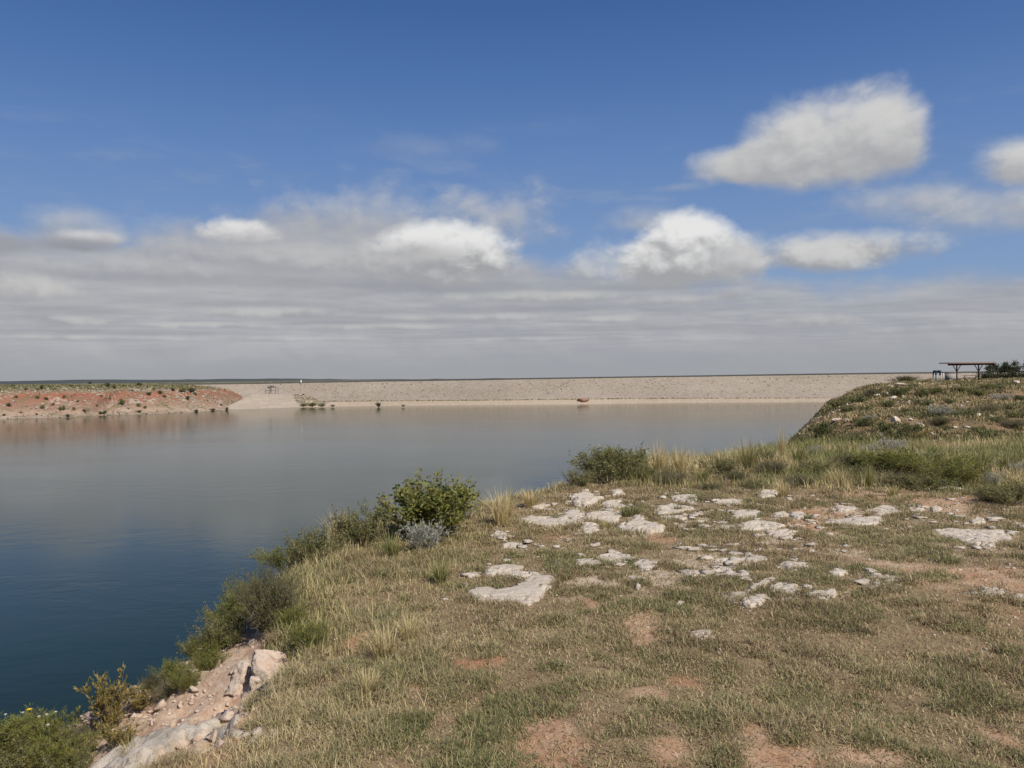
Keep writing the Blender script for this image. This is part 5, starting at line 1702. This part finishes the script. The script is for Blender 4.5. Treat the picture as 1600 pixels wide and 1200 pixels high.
# ------------------------------------------------------------------ across the lake
def hit_mesa(px, py):
    d = ray(px, py)
    t = np.linspace(430, 900, 1200)
    x = d.x * t
    h = mesa_z(x, t - np.interp(x, SX, SY)) - (EYE + d.z * t)
    i = int(np.argmax(h > 0))
    return None if h[i] <= 0 else Vector((x[i], t[i], EYE + d.z * t[i]))


GM = 'dark bushes on the red bank'
ml = 'small dark bush dotted on the red bank across the lake'
MESA = [(13, 636, 7, 7, ml), (66, 639, 9, 7, ml), (97, 641, 11, 8, 'largest dark bush low on the red bank'), (115, 641, 5, 6, ml), (131, 643, 10, 5, 'flat wide bush near the waterline of the red bank'), (157, 648, 6, 6, ml), (163, 648, 7, 7, ml),
        (100, 623, 7, 7, ml), (58, 623, 7, 7, ml), (72, 625, 7, 5, ml), (64, 609, 6, 8, 'bush standing above the pale rock band of the red bank'), (59, 610, 6, 4, ml), (157, 620, 6, 4, ml), (170, 622, 7, 5, ml), (189, 633, 11, 11, 'tall grey green bush in the pale gully of the red bank'),
        (168, 604, 9, 7, 'round tree like bush on top of the red bank'), (178, 607, 6, 5, ml), (32, 646, 4, 4, ml), (57, 649, 4, 4, ml), (105, 652, 8, 6, 'bush leaning into the water at the foot of the red bank'), (216, 636, 8, 7, ml), (217, 645, 9, 5, ml),
        (232, 618, 7, 6, ml), (226, 638, 6, 5, ml), (250, 616, 9, 7, ml), (256, 621, 7, 5, ml), (286, 614, 15, 9, 'wide dark thicket near the dam end of the red bank'), (298, 613, 16, 8, 'second dark thicket beside the wide one'), (303, 618, 9, 6, ml), (354, 641, 6, 6, 'bush at the tip of the red bank by the water'),
        (216, 602, 11, 5, 'low wide bush on the grassy top of the red bank'), (292, 624, 8, 6, ml), (83, 610, 6, 5, ml), (40, 610, 6, 5, ml), (205, 612, 6, 4, ml), (240, 609, 6, 4, ml), (140, 600, 5, 4, ml), (270, 611, 7, 5, ml), (306, 644, 8, 5, 'olive bush at the waterline of the dam end'), (331, 642, 9, 4, ml), (20, 604, 7, 4, ml), (110, 604, 8, 4, ml), (345, 634, 5, 4, ml), (200, 640, 5, 4, ml), (150, 635, 5, 4, ml), (120, 629, 6, 4, ml), (25, 622, 6, 5, ml), (5, 650, 5, 4, ml), (82, 634, 6, 5, ml)]
for px, py, w, h, lab in MESA:
    if lab == ml:
        lab = placed('dark bush', px, py, w, [(605, 'on the grassy top'), (614, 'on the brow'), (622, 'high on the face'), (632, 'halfway up the face'), (642, 'low on the face'), (900, 'at the waterline')],
                     [(35, 'of the red bank at the picture edge'), (88, 'of the red bank by the pale rock band'), (135, 'of the red bank above the flat bush'), (180, 'of the red bank by the round bush'), (222, 'of the red bank by the pale gully'), (262, 'of the red bank short of the thickets'), (2000, 'of the red bank near the dam')])
    p = hit_mesa(px, py)
    if p is None: print('no mesa', px, py); continue
    m = p.y / F
    shrub('bank_bush', 'dense' if (px * 7 + py) % 3 else 'scrub', (p.x, p.y + 0.5, p.z - 0.3), h * m * 1.1, w * m, lab, 'bush', GM)
# rocks and grassy scrub on the red bank
n = 14000
x = rng.uniform(-560, SX[-1], n); d = rng.uniform(-1, 70, n)
px, py = visible_px(x, np.interp(x, SX, SY) + d, mesa_z(x, d))
rockband = 0.10 + 0.25 * sstep(9, 1, d) + 0.9 * np.exp(-((px - 70) / 45) ** 2 - ((py - 610) / 6) ** 2) + 0.8 * np.exp(-((px - 290) / 22) ** 2 - ((py - 624) / 11) ** 2) + 0.6 * np.exp(-((px - 172) / 20) ** 2 - ((py - 626) / 8) ** 2) + 0.45 * sstep(0.56, 0.70, fbm(x * 0.05, d * 0.09, 3, 601))
k = rng.uniform(0, 1, n) < np.where(mesa_z(x, d) > 17.5, 0.35 * np.exp(-((px - 70) / 45) ** 2 - ((py - 608) / 5) ** 2) + 0.01, rockband)
V = mesa_xyz(x[k], d[k]); R = 0.28 + 0.95 * rng.uniform(0, 1, k.sum()) ** 3
V[:, 2] += R * 0.2
stones('bank_rocks', V, R, 'far_rock', 12, 'pale rocks strewn over the red bank', 1, 0.7)
n = 16000
x = rng.uniform(-640, SX[-1] - 4, n); d = rng.uniform(0, 150, n)
z = mesa_z(x, d)
k = rng.uniform(0, 1, n) < np.clip(sstep(14, 20, z) * 0.85 + 0.10 + 0.25 * sstep(0.55, 0.7, fbm(x * 0.04, d * 0.04, 3, 602)), 0, 1)
x, d, z = x[k], d[k], z[k]; n = len(x)
base = np.stack([x, np.interp(x, SX, SY) + d, z - 0.1], 1)
me = blade_mesh('bank_scrub', base, rng.uniform(0, 6.28, n), rng.uniform(0.1, 1.0, n), rng.uniform(0.6, 1.7, n), rng.uniform(0.5, 1.5, n), np.clip(rng.normal(0.55, 0.3, n), 0, 1))
tag(link('bank_scrub', me, MAT['knoll_scrub']), 'thin olive scrub and grass on the red bank', None, None, 'stuff')


# gravel pad with the intake frame, and the rocky spit beside it
def strip_terrain(name, cols, levels, mat, noise_amp, label, seed):
    V = []
    for L in levels: V += [tuple(p) for p in L]
    V = np.array(V); nx = len(levels[0])
    w = noise_amp * (fbm(V[:, 0] / 3.0, V[:, 1] / 3.0, 3, seed) - 0.5)
    w[:2 * nx] *= 0.1
    V[:, 2] += w; V[:, 1] += w * 2
    o = link(name, make_mesh(name, V, [grid_faces(nx, len(levels))], smooth=True), mat)
    return tag(o, label, None, None, 'structure')


pad_m, T, b, out = material('gravel_pad')
P_ = T.pos(); n1 = T.noise(P_, 0.35, 6, 0.7); n2 = T.noise(T.scalev(P_, (0.05, 0.05, 0.5)), 1.0, 4, 0.6)
T.put(b.inputs['Base Color'], T.ramp(n1 * 0.5 + n2 * 0.5, [(0.3, (0.27, 0.225, 0.175)), (0.55, (0.36, 0.30, 0.24)), (0.75, (0.43, 0.365, 0.295))]))
b.inputs['Roughness'].default_value = 0.95
cols = np.linspace(0, 1, 60)
wpx = 342 + cols * 134; wpy = np.interp(wpx, [342, 400, 476], [640.6, 638.8, 635.8])
base = [on_plane(a, c) for a, c in zip(wpx, wpy)]
tpx = 388 + cols * 84; tpy = np.interp(tpx, [388, 398, 472], [619, 616.6, 615.8])
top = [at_depth(a, c, base[i].y + 24) for i, (a, c) in enumerate(zip(tpx, tpy))]
mid = [a.lerp(c, 0.35) + Vector((0, 0, -0.3)) for a, c in zip(base, top)]
low = [Vector((p.x, p.y - 8, -3)) for p in base]
back = [Vector((p.x, p.y + 34, p.z + 0.3)) for p in top]
strip_terrain('gravel_pad', cols, [low, base, mid, top, back], pad_m, 0.5, 'smooth pale gravel slope in front of the dam', 611)

spit_m, T, b, out = material('spit_soil')
P_ = T.pos(); n1 = T.noise(P_, 0.22, 6, 0.7)
T.put(b.inputs['Base Color'], T.ramp(n1, [(0.35, (0.13, 0.115, 0.06)), (0.5, (0.24, 0.19, 0.12)), (0.62, (0.42, 0.35, 0.27))]))
wpx = 425 + cols * 140; wpy = np.interp(wpx, [425, 476, 565], [637.2, 636.2, 634.8])
base = [on_plane(a, c) for a, c in zip(wpx, wpy)]
tpy = np.interp(wpx, [425, 440, 466, 480, 500, 520, 545, 565], [619, 617, 615.5, 619, 625, 630, 633, 634.4])
lift = np.interp(wpx, [425, 432, 470, 478], [0.0, 0.0, 0.25, 0.0])
# its own lower edge follows the pad on the shore side
spx = wpx; spy = np.interp(wpx, [425, 450, 476, 565], [620, 628, 636.2, 634.8])
front = [at_depth(a, c, base[i].y + 5 + (636.5 - c) * 1.2) for i, (a, c) in enumerate(zip(spx, spy))]
ridge = [at_depth(a, c, front[i].y + 10) for i, (a, c) in enumerate(zip(wpx, tpy))]
lowf = [Vector((p.x, p.y - 3, p.z - 2.5)) for p in front]
back = [Vector((p.x, p.y + 25, p.z - 6)) for p in ridge]
mid = [a.lerp(c, 0.5) for a, c in zip(front, ridge)]
strip_terrain('rocky_spit', cols, [lowf, front, mid, ridge, back], spit_m, 1.2, 'rocky spit with scrub between the gravel slope and the dam', 612)
C = []
for i in range(500):
    j = rng.integers(4, 50); f = rng.uniform(0, 1)
    q = front[j].lerp(ridge[j], f); C.append((q.x + rng.normal(0, 0.5), q.y, q.z + 0.2))
C = np.array(C)
stones('spit_rocks', C[:330], rng.uniform(0.3, 1.0, 330), 'far_rock', 14, 'pale rocks piled on the spit by the dam', 1, 0.8)
for px, py, w, h, lab in [(452, 627, 8, 6, 'dark bush among the rocks of the spit'), (464, 617, 12, 5, 'dry bush on the crest of the spit'), (474, 635, 12, 6, 'low green bush at the waterline of the spit'), (488, 635, 16, 8, 'widest green bush at the waterline of the spit'), (503, 635, 12, 6, 'green bush thinning out along the end of the spit'), (520, 635.2, 9, 4, 'last low bush at the tip of the spit'), (430, 621, 6, 4, 'small dark bush at the shore end of the spit'), (592, 635.6, 9, 8, 'single dark bush alone on the pale beach of the dam'), (369, 634, 6, 7, 'dark bush on the edge of the gravel slope'), (630, 635, 6, 4, 'tiny bush on the beach right of the single one')]:
    base_y = on_plane(px, min(py + 2, 636.5)).y + (637 - py) * 1.6
    q = at_depth(px, py, base_y)
    shrub('spit_bush', 'dense' if 'dark' in lab else 'scrub', (q.x, q.y - 1.0, q.z - 0.3), h * base_y / F, w * base_y / F, lab, 'bush', 'bushes by the water near the dam')

# scrub line along the bench of the dam
n = 1500
a = rng.uniform(500, 1340, n)
yb = np.interp(a, [180, 560, 800, 1000, 1300, 1900], [630, 627.5, 625.6, 623.4, 622.4, 617])
yw = np.interp(a, [r[0] for r in dam_px], [r[1] for r in dam_px])
keep = rng.uniform(0, 1, n) < np.interp(a, [500, 650, 900, 1150, 1340], [0.9, 0.8, 0.75, 0.5, 0.15])
B = np.array([tuple(at_depth(p_, q_, on_plane(p_, r_).y + 14.5)) for p_, q_, r_ in zip(a[keep], yb[keep], yw[keep])]); n = len(B)
me = blade_mesh('bench_scrub', B, rng.uniform(0, 6.28, n), rng.uniform(0.1, 1.0, n), rng.uniform(0.5, 1.6, n), rng.uniform(0.6, 2.0, n), np.clip(rng.normal(0.3, 0.3, n), 0, 1))
tag(link('bench_scrub', me, MAT['knoll_scrub']), 'thin line of dry scrub along the foot of the dam face', None, None, 'stuff')
# rusty mound on the bench
q = at_depth(912, 626.2, on_plane(912, 631.5).y + 9)
me = boulder_mesh('earth_mound', 77, 3, 3, 0.12, (6.5, 4.0, 3.0))
tag(link('earth_mound', me, m_plain('rusty_earth', (0.30, 0.17, 0.11), 0.95, 0.3, 0.6), None, tuple(q)), 'small rusty earth mound at the foot of the dam', 'mound')


def build_intake():
    dist = on_plane(430, 638).y + 34
    m = dist / F
    c = at_depth(425, 616.2, dist)
    root = empty('intake_frame', c); tag(root, 'grey open steel frame on the gravel slope before the dam', 'frame tower')
    st = m_plain('grey_steel', (0.17, 0.155, 0.14), 0.7, 0.2, 1.0)
    h = 14.6 * m
    legx = {413: -12, 420: -5, 422: -3, 430.5: 5.5, 434: 9}
    for i, dx in enumerate((-11, -4, -2.6, 5.5, 8.5)):
        q = Parts(); q.box((dx * m, 0 if i % 2 else 2.0, h * 0.36 - 0.5), ((0.55 if i in (1, 2) else 0.35), 0.5, h * 0.72 + 1.0)); link('leg', q.mesh('leg'), st, root)
    q = Parts(); q.box((-0.8 * m, 1.0, h * 0.76), (12.5 * m, 3.6, 0.9)); link('deck', q.mesh('deck'), st, root)
    q = Parts(); q.box((-0.5 * m, 1.0, h * 0.90), (4.6 * m, 2.6, h * 0.17)); link('hoist_house', q.mesh('hoist_house'), m_plain('hoist_grey', (0.26, 0.25, 0.24), 0.8, 0.15, 1.0), root)
    for s in (-6, 5.2):
        q = Parts(); q.bar((s * m, 1.0, h * 0.76), (s * m, 1.0, h * 0.96), 0.2); link('rail_post', q.mesh('rail_post'), st, root)
    q = Parts(); q.bar((-7 * m, -0.7, h * 0.93), (5.4 * m, -0.7, h * 0.93), 0.12); link('rail', q.mesh('rail'), st, root)
    q = Parts(); q.bar((-11 * m, 1.0, h * 0.42), (8.5 * m, 1.0, h * 0.42), 0.25); link('tie_beam', q.mesh('tie_beam'), st, root)
    # white post on the crest
    px = 470.5; w = on_plane(px, 636.1); cp = at_depth(px, 598.9, w.y + 60)
    mm = cp.y / F
    r2 = empty('marker_post', cp); tag(r2, 'white marker post standing on the crest of the dam', 'post')
    q = Parts(); q.box((0, 0, 2.2 * mm), (1.5 * mm, 0.6, 5.4 * mm)); link('shaft', q.mesh('shaft'), m_plain('white_paint', (0.75, 0.75, 0.73), 0.6, 0.05), r2)
    q = Parts(); q.box((0, 0, 5.4 * mm), (0.9 * mm, 0.4, 1.2 * mm)); link('cap', q.mesh('cap'), m_plain('dark_cap', (0.10, 0.10, 0.10), 0.7), r2)


build_intake()

# a few weeds rooted between the riprap stones
a = rng.uniform(420, 1440, 260); f = rng.uniform(0.08, 0.95, 260) ** 0.8
yw = np.interp(a, [r[0] for r in dam_px], [r[1] for r in dam_px]); yc = np.interp(a, [r[0] for r in dam_px], [r[2] for r in dam_px])
yb = np.interp(a, [180, 560, 800, 1000, 1300, 1900], [630, 627.5, 625.6, 623.4, 622.4, 617])
B = []
for p_, q_, w_, c_, t_ in zip(a, yb, yw, yc, f):
    by = on_plane(p_, w_).y
    lo_, hi_ = at_depth(p_, q_, by + 16), at_depth(p_, c_, by + 62)
    B.append(tuple(lo_.lerp(hi_, t_) + Vector((0, 0, -0.9 * math.sin(math.pi * t_)))))
B = np.repeat(np.array(B), 5, 0); n = len(B); B = B + rng.normal(0, 0.45, (n, 3)) * np.array([1, 0.4, 0.1])
me = blade_mesh('dam_weeds', B, rng.uniform(0, 6.28, n), rng.uniform(0.2, 1.1, n), rng.uniform(0.5, 1.3, n), rng.uniform(0.3, 0.8, n), np.clip(rng.normal(0.6, 0.3, n), 0, 1))
tag(link('dam_weeds', me, MAT['knoll_scrub']), 'sparse weeds rooted between the stones of the dam face', None, None, 'stuff')
